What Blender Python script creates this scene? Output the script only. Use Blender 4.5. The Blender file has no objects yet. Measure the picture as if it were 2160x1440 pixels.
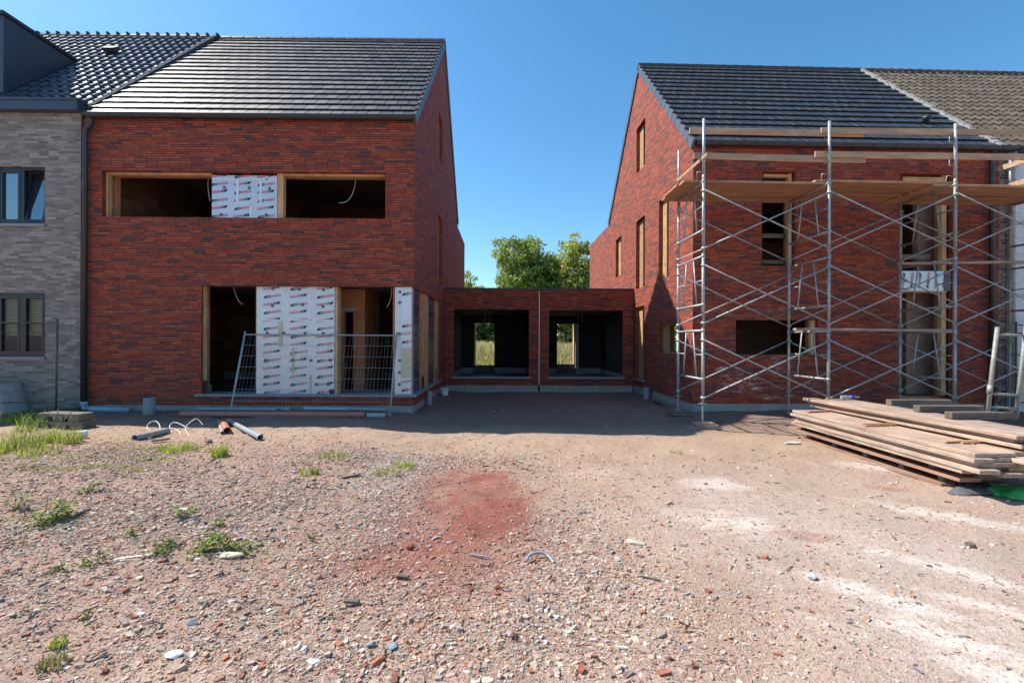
import bpy, bmesh, math, random
import numpy as np
from mathutils import Vector, Matrix
from mathutils.geometry import tessellate_polygon
random.seed(7); rng = np.random.default_rng(11)
R = math.radians
scene = bpy.context.scene
COL = scene.collection

# ------------------------------------------------------------------ camera
FPX = 960.0; EYE = Vector((0, 0, 1.5))
CM = Matrix.Rotation(R(-.66), 3, 'Z') @ Matrix.Rotation(math.pi/2, 3, 'X') @ Matrix.Rotation(.004, 3, 'Z')
cd = bpy.data.cameras.new('camera'); cam = bpy.data.objects.new('camera', cd); COL.objects.link(cam)
cam.matrix_world = Matrix.Translation(EYE) @ CM.to_4x4()
cd.sensor_width = 36; cd.lens = 16; cd.clip_end = 3000; cd.clip_start = .05
scene.camera = cam

def height(x, y):
    """ground level of the building plot (metres), x and y may be arrays"""
    x = np.asarray(x, float); y = np.asarray(y, float)
    def ss(a, b, t):
        t = np.clip((t-a)/(b-a), 0, 1); return t*t*(3-2*t)
    h = -.12 + .12*(1-ss(-3.2, -.6, x))
    h = h + .07*ss(9.2, 10.2, y)*ss(1.5, 4, x)*(1-ss(10.5, 12, y))
    h = h - .03*ss(3, 4, x)*(1-ss(9, 10, y))
    h = h + .012*np.sin(x*1.7+y*.9)+.010*np.sin(x*.8-y*2.3+1)+.006*np.sin(x*4.1+y*3.7)+.005*np.sin(x*6.3-y*5.1+2)
    return h + .25*ss(19, 26, y)

class Fr:
    """a measuring frame: turns a point seen in the photograph into house coordinates"""
    def __init__(s, o, th):
        s.o = Vector(o); s.th = th; s.Ri = Matrix.Rotation(-th, 3, 'Z')
    def ray(s, px, py):
        return s.Ri @ (EYE-s.o), s.Ri @ (CM @ Vector(((px-1080)/FPX, (720-py)/FPX, -1)))
    def front(s, px, py, v=0.):
        o, d = s.ray(px, py); p = o+d*((v-o.y)/d.y); return p.x, p.z
    def side(s, px, py, u=0.):
        o, d = s.ray(px, py); p = o+d*((u-o.x)/d.x); return p.y, p.z
    def gz(s, px, py, z):
        o, d = s.ray(px, py); return o+d*((z-o.z)/d.z)
W = Fr((0, 0, 0), 0)
def G(px, py):
    """ground point under a pixel of the photograph"""
    z = -.05
    for _ in range(6):
        p = W.gz(px, py, z); z = float(height(p.x, p.y))
    return Vector((p.x, p.y, z))
LO = (-1.99, 9.76, 0); RO = (4.18, 10.19, 0); RT = R(1.1)
L = Fr(LO, 0); Q = Fr(RO, RT)

# ------------------------------------------------------------------ object helpers
def mark(o, label=None, cat=None, group=None, kind=None):
    if label: o['label'] = label
    if cat: o['category'] = cat
    if group: o['group'] = group
    if kind: o['kind'] = kind
    return o
def thing(name, label, cat, loc=(0, 0, 0), rz=0., group=None):
    o = bpy.data.objects.new(name, None); COL.objects.link(o)
    o.location = loc; o.rotation_euler = (0, 0, rz); o.empty_display_size = .2
    return mark(o, label, cat, group)

class MB:
    def __init__(s): s.v = []; s.f = []; s.c = []; s.seg = []
    def add(s, vs, fs, col=None):
        b = len(s.v); s.v += [tuple(p) for p in vs]; s.f += [tuple(i+b for i in f) for f in fs]
        s.seg.append((b, len(s.v), len(s.f)-len(fs), len(s.f)))
        if col is not None: s.c += [col]*len(vs)
        return s
    def pieces(s, name, mat, parent=None, **kw):
        """every added shape becomes a part of its own"""
        for k, (v0, v1, f0, f1) in enumerate(s.seg):
            m = MB(); m.v = s.v[v0:v1]; m.f = [tuple(i-v0 for i in f) for f in s.f[f0:f1]]; m.build(name, mat, parent, **kw)
    def box(s, a, b, col=None, M=None, bev=0):
        x0, x1 = sorted((a[0], b[0])); y0, y1 = sorted((a[1], b[1])); z0, z1 = sorted((a[2], b[2]))
        vs = [Vector((x, y, z)) for x in (x0, x1) for y in (y0, y1) for z in (z0, z1)]
        if M is not None: vs = [M @ p for p in vs]
        return s.add(vs, [(0, 1, 3, 2), (4, 6, 7, 5), (0, 4, 5, 1), (2, 3, 7, 6), (0, 2, 6, 4), (1, 5, 7, 3)], col)
    def cyl(s, p0, p1, r0, r1=None, n=8, caps=True, col=None):
        r1 = r0 if r1 is None else r1
        return s.tube([p0, p1], [r0, r1], n, caps, col)
    def tube(s, pts, r, n=8, caps=True, col=None):
        pts = [Vector(p) for p in pts]; k = len(pts)
        rs = r if isinstance(r, (list, tuple)) else [r]*k
        vs = []; fs = []
        t = (pts[1]-pts[0]).normalized(); up = Vector((0, 0, 1)) if abs(t.z) < .9 else Vector((1, 0, 0))
        a = t.cross(up).normalized()
        for i, p in enumerate(pts):
            t = (pts[min(i+1, k-1)]-pts[max(i-1, 0)]).normalized()
            a = (a-t*a.dot(t)).normalized(); b = t.cross(a)
            for j in range(n):
                w = 2*math.pi*j/n; vs.append(p+(a*math.cos(w)+b*math.sin(w))*rs[i])
        for i in range(k-1):
            for j in range(n):
                fs.append((i*n+j, i*n+(j+1) % n, (i+1)*n+(j+1) % n, (i+1)*n+j))
        if caps: fs += [tuple(range(n))[::-1], tuple(range((k-1)*n, k*n))]
        return s.add(vs, fs, col)
    def pipe(s, p0, p1, r, t=.006, n=16):
        """a hollow pipe, open at both ends"""
        p0 = Vector(p0); p1 = Vector(p1); d = (p1-p0).normalized()
        up = Vector((0, 0, 1)) if abs(d.z) < .9 else Vector((1, 0, 0)); a = d.cross(up).normalized(); b = d.cross(a)
        vs = []
        for p in (p0, p1):
            for rr in (r, r-t):
                for j in range(n):
                    w = 2*math.pi*j/n; vs.append(p+(a*math.cos(w)+b*math.sin(w))*rr)
        fs = []
        for j in range(n):
            k = (j+1) % n
            fs += [(j, k, 2*n+k, 2*n+j), (n+k, n+j, 3*n+j, 3*n+k), (j, n+j, n+k, k), (2*n+k, 3*n+k, 3*n+j, 2*n+j)]
        return s.add(vs, fs)
    def plate(s, loops, f):
        """flat plate with holes: loops of (a, b), f(a, b, t) -> point, t = 0 and 1 the two faces"""
        vl = [[Vector((p[0], p[1], 0)) for p in lp] for lp in loops]
        tri = tessellate_polygon(vl); fl = [p for lp in loops for p in lp]; n = len(fl)
        vs = [f(a, b, 0) for a, b in fl]+[f(a, b, 1) for a, b in fl]
        fs = [tuple(t) for t in tri]+[tuple(i+n for i in t[::-1]) for t in tri]
        k = 0
        for lp in loops:
            m = len(lp)
            for i in range(m): fs.append((k+i, k+(i+1) % m, n+k+(i+1) % m, n+k+i))
            k += m
        return s.add(vs, fs)
    def lathe(s, prof, n=20, at=(0, 0, 0)):
        vs = []; fs = []; at = Vector(at)
        for r, z in prof:
            for j in range(n):
                w = 2*math.pi*j/n; vs.append(at+Vector((r*math.cos(w), r*math.sin(w), z)))
        for i in range(len(prof)-1):
            for j in range(n): fs.append((i*n+j, i*n+(j+1) % n, (i+1)*n+(j+1) % n, (i+1)*n+j))
        fs += [tuple(range(n))[::-1], tuple(range((len(prof)-1)*n, len(prof)*n))]
        return s.add(vs, fs)
    def build(s, name, mat, parent=None, smooth=False, fix=True, label=None, loc=None, rz=0, bevel=0):
        me = bpy.data.meshes.new(name); me.from_pydata(s.v, [], s.f)
        if fix or bevel:
            bm = bmesh.new(); bm.from_mesh(me)
            if fix: bmesh.ops.recalc_face_normals(bm, faces=bm.faces)
            if bevel: bmesh.ops.bevel(bm, geom=bm.edges[:], offset=bevel, segments=1, affect='EDGES')
            bm.to_mesh(me); bm.free()
        if s.c and not bevel:
            at = me.color_attributes.new('Col', 'FLOAT_COLOR', 'POINT')
            at.data.foreach_set('color', np.array([(c[0], c[1], c[2], 1) for c in s.c], np.float32).ravel())
        for m in (mat if isinstance(mat, list) else [mat]): me.materials.append(m)
        if smooth: me.polygons.foreach_set('use_smooth', [True]*len(me.polygons))
        o = bpy.data.objects.new(name, me); COL.objects.link(o)
        if parent: o.parent = parent
        if loc is not None: o.location = loc
        if rz: o.rotation_euler = (0, 0, rz)
        if label: o['label'] = label
        return o

def big_mesh(name, V, F, mat, colors=None, parent=None, smooth=False):
    """V (n,3), F (m,k) arrays, all faces of k corners"""
    me = bpy.data.meshes.new(name); n, m, k = len(V), len(F), F.shape[1]
    me.vertices.add(n); me.vertices.foreach_set('co', np.ascontiguousarray(V, np.float32).ravel())
    me.loops.add(m*k); me.loops.foreach_set('vertex_index', np.ascontiguousarray(F, np.int32).ravel())
    me.polygons.add(m); me.polygons.foreach_set('loop_start', np.arange(0, m*k, k, dtype=np.int32))
    if smooth: me.polygons.foreach_set('use_smooth', np.ones(m, bool))
    else: me.polygons.foreach_set('use_smooth', np.zeros(m, bool))
    me.update(calc_edges=True)
    if colors is not None:
        a = me.color_attributes.new('Col', 'FLOAT_COLOR', 'POINT')
        a.data.foreach_set('color', np.hstack([colors, np.ones((n, 1))]).astype(np.float32).ravel())
    me.materials.append(mat)
    o = bpy.data.objects.new(name, me); COL.objects.link(o)
    if parent: o.parent = parent
    return o

# ------------------------------------------------------------------ materials
class NT:
    def __init__(s, name):
        s.m = bpy.data.materials.new(name); s.m.use_nodes = True; s.t = s.m.node_tree
        s.p = s.t.nodes['Principled BSDF']
    def n(s, typ, **kw):
        nd = s.t.nodes.new(typ); ins = kw.pop('i', {})
        for k, v in kw.items(): setattr(nd, k, v)
        for k, v in ins.items(): s.set(nd.inputs[k], v)
        return nd
    def set(s, sock, v):
        if isinstance(v, bpy.types.NodeSocket): s.t.links.new(v, sock)
        elif isinstance(v, (tuple, list)) and sock.type == 'RGBA' and len(v) == 3: sock.default_value = (*v, 1)
        else: sock.default_value = v
    def math(s, op, a, b=0., c=None, clamp=False):
        nd = s.n('ShaderNodeMath', operation=op, use_clamp=clamp); s.set(nd.inputs[0], a); s.set(nd.inputs[1], b)
        if c is not None: s.set(nd.inputs[2], c)
        return nd.outputs[0]
    def mix(s, f, a, b, blend='MIX'):
        nd = s.n('ShaderNodeMix', data_type='RGBA', blend_type=blend)
        s.set(nd.inputs[0], f); s.set(nd.inputs[6], a); s.set(nd.inputs[7], b); return nd.outputs[2]
    def ss(s, v, a, b):
        nd = s.n('ShaderNodeMapRange', interpolation_type='SMOOTHSTEP'); s.set(nd.inputs[0], v)
        s.set(nd.inputs[1], a); s.set(nd.inputs[2], b); return nd.outputs[0]
    def noise(s, vec, scale, detail=3, rough=.55, out=0):
        nd = s.n('ShaderNodeTexNoise', i={'Scale': scale, 'Detail': detail, 'Roughness': rough})
        if vec is not None: s.t.links.new(vec, nd.inputs['Vector'])
        return nd.outputs[out]
    def ramp(s, f, stops, interp='LINEAR'):
        nd = s.n('ShaderNodeValToRGB'); cr = nd.color_ramp; cr.interpolation = interp
        while len(cr.elements) < len(stops): cr.elements.new(.5)
        for e, (p, c) in zip(cr.elements, stops): e.position = p; e.color = (*c, 1)
        s.set(nd.inputs[0], f); return nd.outputs[0]
    def obj(s): return s.n('ShaderNodeTexCoord').outputs['Object']
    def xyz(s, x=0., y=0., z=0.):
        return s.n('ShaderNodeCombineXYZ', i={0: x, 1: y, 2: z}).outputs[0]
    def sep(s, v):
        nd = s.n('ShaderNodeSeparateXYZ'); s.t.links.new(v, nd.inputs[0]); return nd.outputs
    def vm(s, op, a, b):
        nd = s.n('ShaderNodeVectorMath', operation=op); s.set(nd.inputs[0], a); s.set(nd.inputs[1], b); return nd.outputs[0]
    def bump(s, h, strength=.3, dist=.01):
        nd = s.n('ShaderNodeBump', i={'Strength': strength, 'Distance': dist, 'Height': h})
        s.t.links.new(nd.outputs[0], s.p.inputs['Normal']); return nd
    def out(s, col=None, rough=.8, metal=0., spec=None):
        if col is not None: s.set(s.p.inputs['Base Color'], col)
        s.set(s.p.inputs['Roughness'], rough); s.set(s.p.inputs['Metallic'], metal)
        if spec is not None: s.set(s.p.inputs['Specular IOR Level'], spec)
        return s.m

def simple(name, col, rough=.7, metal=0., var=.15, scale=12, bump=0., spec=None):
    t = NT(name); v = t.obj(); n = t.noise(v, scale, 4)
    f = t.n('ShaderNodeMapRange', i={0: n, 1: .25, 2: .75, 3: 1-var, 4: 1+var}).outputs[0]
    c = t.mix(1., col, t.n('ShaderNodeCombineColor', i={0: f, 1: f, 2: f}).outputs[0], 'MULTIPLY')
    if bump: t.bump(n, bump, .01)
    r = t.n('ShaderNodeMapRange', i={0: t.noise(v, scale*2.3, 3), 1: .3, 2: .7, 3: max(.02, rough-.08), 4: min(1, rough+.08)}).outputs[0]
    return t.out(c, r, metal, spec)

def brick_mat(name, stops, bw, bh, mortar, mw=.005, rough=.85, bump=.5, stains=(), cluster=.25):
    t = NT(name); tc = t.n('ShaderNodeTexCoord'); P = t.sep(tc.outputs['Object']); Nn = t.sep(tc.outputs['Normal'])
    sel = t.math('GREATER_THAN', t.math('ABSOLUTE', Nn[0]), t.math('ABSOLUTE', Nn[1]))
    u = t.math('ADD', t.math('MULTIPLY', P[0], t.math('SUBTRACT', 1., sel)), t.math('MULTIPLY', P[1], sel))
    u = t.math('ADD', u, t.math('MULTIPLY', sel, .07))
    # courses waver by a few millimetres
    zz = t.math('ADD', P[2], t.math('MULTIPLY', t.math('SUBTRACT', t.noise(t.xyz(u, P[2], sel), 1.1, 1), .5), .006))
    zr = t.math('DIVIDE', zz, bh); row = t.math('FLOOR', zr)
    wn = t.n('ShaderNodeTexWhiteNoise', noise_dimensions='1D', i={'W': row})
    uu = t.math('ADD', t.math('DIVIDE', u, bw), t.math('MULTIPLY', wn.outputs[0], 7.3)); idx = t.math('FLOOR', uu)
    # some bricks are cut: shift the joint a little per brick
    fu = t.math('FRACT', uu); fz = t.math('FRACT', zr)
    du = t.math('MULTIPLY', t.math('MINIMUM', fu, t.math('SUBTRACT', 1., fu)), bw)
    dz = t.math('MULTIPLY', t.math('MINIMUM', fz, t.math('SUBTRACT', 1., fz)), bh)
    brick = t.ss(t.math('MINIMUM', du, dz), mw*.35, mw*.9)
    wn2 = t.n('ShaderNodeTexWhiteNoise', noise_dimensions='3D', i={'Vector': t.xyz(idx, row, sel)})
    low = t.noise(t.xyz(t.math('MULTIPLY', u, .7), t.math('MULTIPLY', zz, 1.6), sel), 1.3, 3)
    val = t.math('ADD', wn2.outputs[0], t.math('MULTIPLY', t.math('SUBTRACT', low, .5), cluster*2), clamp=True)
    c = t.ramp(val, stops)
    g = t.noise(t.xyz(t.math('MULTIPLY', u, 12), t.math('MULTIPLY', zz, 30), sel), 1., 4, .65)
    gv = t.n('ShaderNodeMapRange', i={0: g, 1: .25, 2: .75, 3: .78, 4: 1.22}).outputs[0]
    c = t.mix(1., c, t.n('ShaderNodeCombineColor', i={0: gv, 1: gv, 2: gv}).outputs[0], 'MULTIPLY')
    sp0 = t.ss(t.noise(t.xyz(t.math('MULTIPLY', u, 9), t.math('MULTIPLY', zz, 16), sel), 1.7, 2, .6), .71, .76)
    c = t.mix(t.math('MULTIPLY', sp0, .35), c, (.46, .38, .34))
    c = t.mix(brick, mortar, c)
    if stains:
        tot = None
        for (a, b, ra, rb, k) in stains:
            d = t.math('SQRT', t.math('ADD', t.math('POWER', t.math('DIVIDE', t.math('SUBTRACT', P[0], a), ra), 2.), t.math('POWER', t.math('DIVIDE', t.math('SUBTRACT', P[2], b), rb), 2.)))
            m = t.math('MULTIPLY', t.math('SUBTRACT', 1., t.ss(d, .2, 1.)), k)
            tot = m if tot is None else t.math('MAXIMUM', tot, m)
        sp = t.ss(t.noise(t.xyz(t.math('MULTIPLY', u, 5), t.math('MULTIPLY', zz, 14), 0.), 1., 5, .7), .47, .68)
        pb = t.math('ADD', .35, wn2.outputs[0])
        c = t.mix(t.math('MULTIPLY', t.math('MULTIPLY', tot, t.math('MULTIPLY', sp, pb)), t.math('SUBTRACT', 1., sel), clamp=True), c, (.52, .47, .47))
    hgt = t.math('ADD', t.math('MULTIPLY', brick, t.math('ADD', .7, t.math('MULTIPLY', wn2.outputs[0], .5))), t.math('MULTIPLY', g, .4))
    t.bump(hgt, bump, .006)
    return t.out(c, rough)

def wood_mat(name, c1, c2, grain=(1, 14, 14), rough=.75, attr=False):
    t = NT(name); v = t.obj(); s = t.sep(v)
    oi = t.n('ShaderNodeObjectInfo').outputs['Random']
    w = t.xyz(t.math('ADD', t.math('MULTIPLY', s[0], grain[0]), t.math('MULTIPLY', oi, 31.)), t.math('MULTIPLY', s[1], grain[1]), t.math('MULTIPLY', s[2], grain[2]))
    n = t.noise(w, 2.2, 5, .6); n2 = t.noise(v, 1.7, 3); kn = t.noise(w, 6.5, 3, .7)
    c = t.mix(t.ss(n, .35, .68), c1, c2)
    c = t.mix(t.math('MULTIPLY', t.ss(kn, .62, .75), .45), c, tuple(x*.4 for x in c2))
    k = t.n('ShaderNodeMapRange', i={0: n2, 1: .3, 2: .7, 3: .85, 4: 1.12}).outputs[0]
    k = t.math('MULTIPLY', k, t.math('ADD', .84, t.math('MULTIPLY', oi, .3)))
    c = t.mix(1., c, t.n('ShaderNodeCombineColor', i={0: k, 1: k, 2: k}).outputs[0], 'MULTIPLY')
    c = t.mix(t.math('MULTIPLY', t.math('FRACT', t.math('MULTIPLY', oi, 7.13)), .6), c, (1., .83, .74), 'MULTIPLY')
    c = t.mix(t.math('MULTIPLY', t.ss(t.noise(v, 3.1, 5, .7), .5, .68), .45), c, (.20, .165, .14))
    t.bump(n, .25, .004)
    return t.out(c, rough)

def attr_mat(name, rough=.85, trans=0., nscale=30, spec=.3):
    t = NT(name); a = t.n('ShaderNodeAttribute', attribute_name='Col').outputs['Color']
    n = t.noise(t.obj(), nscale, 3)
    k = t.n('ShaderNodeMapRange', i={0: n, 1: .3, 2: .7, 3: .82, 4: 1.18}).outputs[0]
    c = t.mix(1., a, t.n('ShaderNodeCombineColor', i={0: k, 1: k, 2: k}).outputs[0], 'MULTIPLY')
    t.out(c, rough, 0, spec)
    if trans:
        tr = t.n('ShaderNodeBsdfTranslucent'); t.t.links.new(c, tr.inputs[0])
        mx = t.n('ShaderNodeMixShader', i={0: trans}); o = t.t.nodes['Material Output']
        t.t.links.new(t.p.outputs[0], mx.inputs[1]); t.t.links.new(tr.outputs[0], mx.inputs[2]); t.t.links.new(mx.outputs[0], o.inputs[0])
    return t.m

def tile_mat(name, col, rough, var=.12, spec=.5):
    t = NT(name); g = t.n('ShaderNodeNewGeometry').outputs['Random Per Island']; v = t.obj()
    n = t.noise(v, 9, 4, .6); n2 = t.noise(v, .6, 3)
    k = t.math('ADD', 1-var, t.math('MULTIPLY', g, 2*var)); k = t.math('MULTIPLY', k, t.math('ADD', .75, t.math('MULTIPLY', t.math('ADD', n, n2), .25)))
    c = t.mix(1., col, t.n('ShaderNodeCombineColor', i={0: k, 1: k, 2: k}).outputs[0], 'MULTIPLY')
    r = t.math('ADD', t.math('ADD', rough-.06, t.math('MULTIPLY', g, .10)), t.math('MULTIPLY', t.math('SUBTRACT', n, .5), .12))
    t.bump(t.noise(v, 120, 3), .08, .002)
    return t.out(c, r, 0, spec)

RED = [(0., (.095, .048, .052)), (.07, (.115, .048, .046)), (.13, (.20, .050, .036)), (.42, (.285, .054, .028)), (.70, (.345, .070, .032)), (.92, (.40, .096, .044)), (1., (.27, .055, .034))]
stL = [L.front(x, y)+(a, b, .5) for x, y, a, b in ()]
stR = [Q.front(x, y)+(a, b, k) for x, y, a, b, k in ((1550, 800, .55, .42, .95), (1590, 812, .35, .3, 1.), (1520, 778, .18, .13, 1.), (1640, 760, .5, .5, .5), (1625, 655, .6, .16, .55), (1530, 660, .5, .2, .35), (1720, 815, .35, .25, .7), (1640, 838, .6, .12, .7), (1450, 835, .2, .3, .3))]
M = dict(
    brick=brick_mat('red_brick', RED, .24, .0505, (.030, .011, .009), .0085, bump=.6, cluster=.07),
    brick_stained=brick_mat('red_brick_with_lime_bloom', RED, .24, .0505, (.030, .011, .009), .0085, bump=.6, cluster=.07, stains=stR),
    grey_brick=brick_mat('grey_brick', [(0., (.155, .13, .115)), (.25, (.20, .17, .15)), (.55, (.25, .215, .19)), (.8, (.285, .25, .22)), (1., (.35, .315, .285))], .205, .052, (.25, .215, .19), .006, bump=.4, cluster=.12),
    old_brick=brick_mat('old_brown_brick', [(0., (.05, .035, .03)), (.5, (.14, .09, .07)), (1., (.26, .2, .17))], .2, .06, (.25, .22, .2), .012, bump=.6),
    white_brick=brick_mat('white_painted_brick', [(0., (.55, .57, .6)), (1., (.68, .69, .7))], .21, .062, (.5, .52, .55), .006, bump=.5),
    pink_block=brick_mat('pinkish_block', [(0., (.40, .26, .19)), (1., (.50, .33, .25))], .5, .25, (.32, .22, .16), .008, bump=.2, cluster=.1),
    shaded_block=brick_mat('shade_darkened_block', [(0., (.13, .065, .035)), (.5, (.17, .082, .044)), (1., (.21, .105, .058))], .38, .25, (.10, .06, .04), .008, bump=.3, cluster=.1),  # terracotta made darker: the shade of the rooms is in the colour
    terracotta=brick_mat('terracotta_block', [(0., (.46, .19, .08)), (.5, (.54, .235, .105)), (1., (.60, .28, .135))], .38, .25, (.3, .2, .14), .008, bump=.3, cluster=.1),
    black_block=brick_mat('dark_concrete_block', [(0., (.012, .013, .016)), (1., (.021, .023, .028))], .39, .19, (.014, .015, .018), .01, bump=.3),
    plinth=simple('concrete_plinth', (.30, .30, .29), .85, var=.22, scale=5, bump=.3),
    concrete=simple('concrete', (.38, .375, .365), .9, var=.2, scale=6, bump=.3),
    slab=simple('rough_concrete_slab', (.12, .115, .11), .9, var=.2, scale=4),
    bluestone=simple('bluestone', (.22, .24, .27), .5, var=.15, scale=20),
    anthracite=simple('anthracite_metal', (.028, .032, .038), .42, var=.15, scale=5),
    navy=simple('blue_grey_cladding', (.045, .062, .09), .38, var=.12, scale=2),
    navy_frame=simple('anthracite_window_profile', (.011, .016, .024), .35, var=.1),
    cover=wood_mat('brown_cover_board', (.46, .29, .14), (.36, .21, .09), (6, 6, .8)),
    wood=wood_mat('raw_pine_lining', (.64, .43, .23), (.54, .33, .155), (6, 6, .8)),
    plank=wood_mat('scaffold_plank', (.46, .355, .28), (.28, .195, .15), (.9, 12, 12)),
    plank_old=wood_mat('old_reddish_plank', (.33, .215, .16), (.22, .13, .095), (.9, 11, 11)),
    plank_far=wood_mat('deck_plank', (.50, .28, .155), (.33, .17, .085), (.9, 9, 9)),
    grey_wood=wood_mat('weathered_timber', (.19, .15, .12), (.10, .075, .06), (1.2, 10, 10)),
    board=wood_mat('guard_board_wood', (.46, .32, .20), (.33, .22, .14), (.9, 9, 9)),
    galv=simple('galvanised_steel', (.33, .35, .36), .5, .35, .3, 14),
    galv_dirty=simple('mortar_stained_steel', (.29, .29, .26), .65, .35, .45, 40),
    fence=simple('grey_fence_steel', (.30, .33, .36), .5, .0, .25, 20),
    fence_dark=simple('rusty_dark_fence', (.12, .10, .09), .7, .0, .3, 20),
    foil=simple('silver_foil_board', (.60, .63, .67), .42, .55, .05, 3),
    tape=simple('white_foil_tape', (.74, .78, .84), .35, 0, .05, 8),
    foam=simple('yellow_foam', (.6, .52, .36), .8, 0, .15, 40),
    purple=simple('violet_foil', (.085, .055, .09), .3, 0, .4, 9, .6),
    black=simple('black_print', (.01, .01, .012), .5, 0, .05),
    red_ink=simple('red_print', (.55, .03, .06), .5, 0, .05),
    plug=simple('grey_plastic', (.14, .14, .15), .6),
    red_pipe=simple('red_brown_plastic_pipe', (.46, .16, .11), .45, var=.1, scale=6),
    grey_pipe=simple('grey_plastic_pipe', (.27, .29, .32), .5, var=.15, scale=8),
    blue_pipe=simple('pale_blue_pipe', (.29, .41, .50), .45, var=.1, scale=6),
    cable=simple('white_cable', (.62, .60, .55), .5, var=.05),
    tile=tile_mat('flat_anthracite_tile', (.040, .042, .048), .48, spec=1.),
    tile_r=tile_mat('flat_anthracite_tile_dull', (.036, .038, .044), .45, spec=.5),
    verge=tile_mat('verge_tile', (.085, .095, .115), .45, .12, .6), lit_edge=simple('sun_lightened_tile_edge', (.15, .155, .165), .8),  # verges and tile sides lightened, sunlight put into their colour
    pan_black=tile_mat('glazed_black_pantile', (.018, .020, .028), .38, spec=1.),
    pan_brown=tile_mat('weathered_concrete_pantile', (.10, .084, .068), .85, .25, .15),
    lead=simple('lead_flashing', (.045, .055, .075), .95, .0, .3, 12, spec=.1),
    white_cement=simple('white_mortar', (.27, .26, .25), .9, 0, .2, 30),
    white=simple('white_plastic', (.72, .72, .70), .4, var=.05),
    underlay=simple('black_roof_underlay', (.012, .012, .013), .9), glass=None, stone=attr_mat('rubble_stone', .9, nscale=60), leaf=attr_mat('leaf', .55, .42, 2.), blade=attr_mat('grass_blade', .6, .35, 2.),
    bark=simple('bark', (.09, .07, .05), .95, 0, .3, 6, .5),
    green_bag=simple('green_plastic_bag', (.02, .30, .06), .35, var=.3, scale=9),
    grey_bag=simple('grey_tarpaulin', (.10, .11, .12), .4, var=.3, scale=9),
    foot=simple('fence_foot_block', (.15, .13, .10), .8, var=.2, scale=12, bump=.2),
    blind=simple('blind_slat', (.55, .52, .36), .6, var=.05),
    room=simple('dark_room', (.05, .05, .05), .9),
    antenna=simple('antenna_grey', (.4, .42, .44), .5, var=.1),
    blue_label=simple('blue_label', (.02, .06, .45), .4, var=.05),
)
t = NT('window_glass'); t.set(t.p.inputs['Transmission Weight'], 0.); M['glass'] = t.out((.02, .03, .04), .03, 0, 1.)
t.set(t.p.inputs['IOR'], 2.2)
t = NT('clear_plastic'); M['clear'] = t.out((.75, .8, .85), .12, 0, .6); t.set(t.p.inputs['Transmission Weight'], .6)
t = NT('spandrel_glass'); M['curtain'] = t.out((.55, .55, .55), .9)

# ------------------------------------------------------------------ sky and sun
az = math.atan2(-6.2, 1.95); el = math.atan2(7.57, math.hypot(6.2, 1.95))
wd = bpy.data.worlds.new('World'); scene.world = wd; wd.use_nodes = True
sk = wd.node_tree.nodes.new('ShaderNodeTexSky'); sk.sky_type = 'NISHITA'; sk.sun_disc = False
sk.sun_elevation = el; sk.sun_rotation = az; sk.air_density = 1.0; sk.dust_density = .4; sk.ozone_density = 4.0; sk.altitude = 0
bg = wd.node_tree.nodes['Background']; hs = wd.node_tree.nodes.new('ShaderNodeHueSaturation'); hs.inputs['Hue'].default_value = .49; hs.inputs['Saturation'].default_value = 1.2
wd.node_tree.links.new(sk.outputs[0], hs.inputs['Color']); wd.node_tree.links.new(hs.outputs[0], bg.inputs[0]); bg.inputs[1].default_value = .098
sd = bpy.data.lights.new('sun', 'SUN'); sd.energy = 3.8; sd.angle = R(.5); sd.color = (1, .94, .85)
sun = bpy.data.objects.new('sun', sd); COL.objects.link(sun); sun.location = (-20, 10, 30)
sun.rotation_euler = Vector((-6.2, 1.95, 7.57)).to_track_quat('Z', 'Y').to_euler()
scene.view_settings.view_transform = 'Standard'; scene.view_settings.look = 'None'; scene.view_settings.exposure = 1.08
scene.cycles.use_denoising = True; scene.cycles.max_bounces = 6; scene.cycles.diffuse_bounces = 4

# ------------------------------------------------------------------ building helpers
def fbox(mb, f, a0, b0, d0, a1, b1, d1):
    a0, a1 = sorted((a0, a1)); b0, b1 = sorted((b0, b1)); d0, d1 = sorted((d0, d1))
    vs = [f(a, b, d) for a in (a0, a1) for b in (b0, b1) for d in (d0, d1)]
    return mb.add(vs, [(0, 1, 3, 2), (4, 6, 7, 5), (0, 4, 5, 1), (2, 3, 7, 6), (0, 2, 6, 4), (1, 5, 7, 3)])
FF = lambda a, b, d: (a, d, b)            # street front, depth d behind the face
LS = lambda a, b, d: (-d, a, b)           # gable side of the house whose gable looks to +x
RS = lambda a, b, d: (d, a, b)            # gable side that looks to -x
def rect(a0, b0, a1, b1): return [(a0, b0), (a1, b0), (a1, b1), (a0, b1)]
def pxr(fr, x0, y0, x1, y1, d=0.):
    a, b = fr.front(x0, y1, d); c, e = fr.front(x1, y0, d); return min(a, c), min(b, e), max(a, c), max(b, e)
def shell(mb, f, loops, d0, d1): return mb.plate(loops, lambda a, b, t: f(a, b, d0+(d1-d0)*t))
def lining(root, f, r, d0=.11, d1=.44, th=.03, sides='LRTB', name='window_lining', gap=.0):
    a0, b0, a1, b1 = r; mb = MB(); g = gap
    if 'L' in sides: fbox(mb, f, a0+g, b0, d0, a0+g+th, b1, d1)
    if 'R' in sides: fbox(mb, f, a1-g-th, b0, d0, a1-g, b1, d1)
    if 'T' in sides: fbox(mb, f, a0+g+th, b1-g-th, d0, a1-g-th, b1-g, d1)
    if 'B' in sides: fbox(mb, f, a0+g+th, b0, d0, a1-g-th, b0+th, d1)
    return mb.build(name, M['wood'], root)

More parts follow.
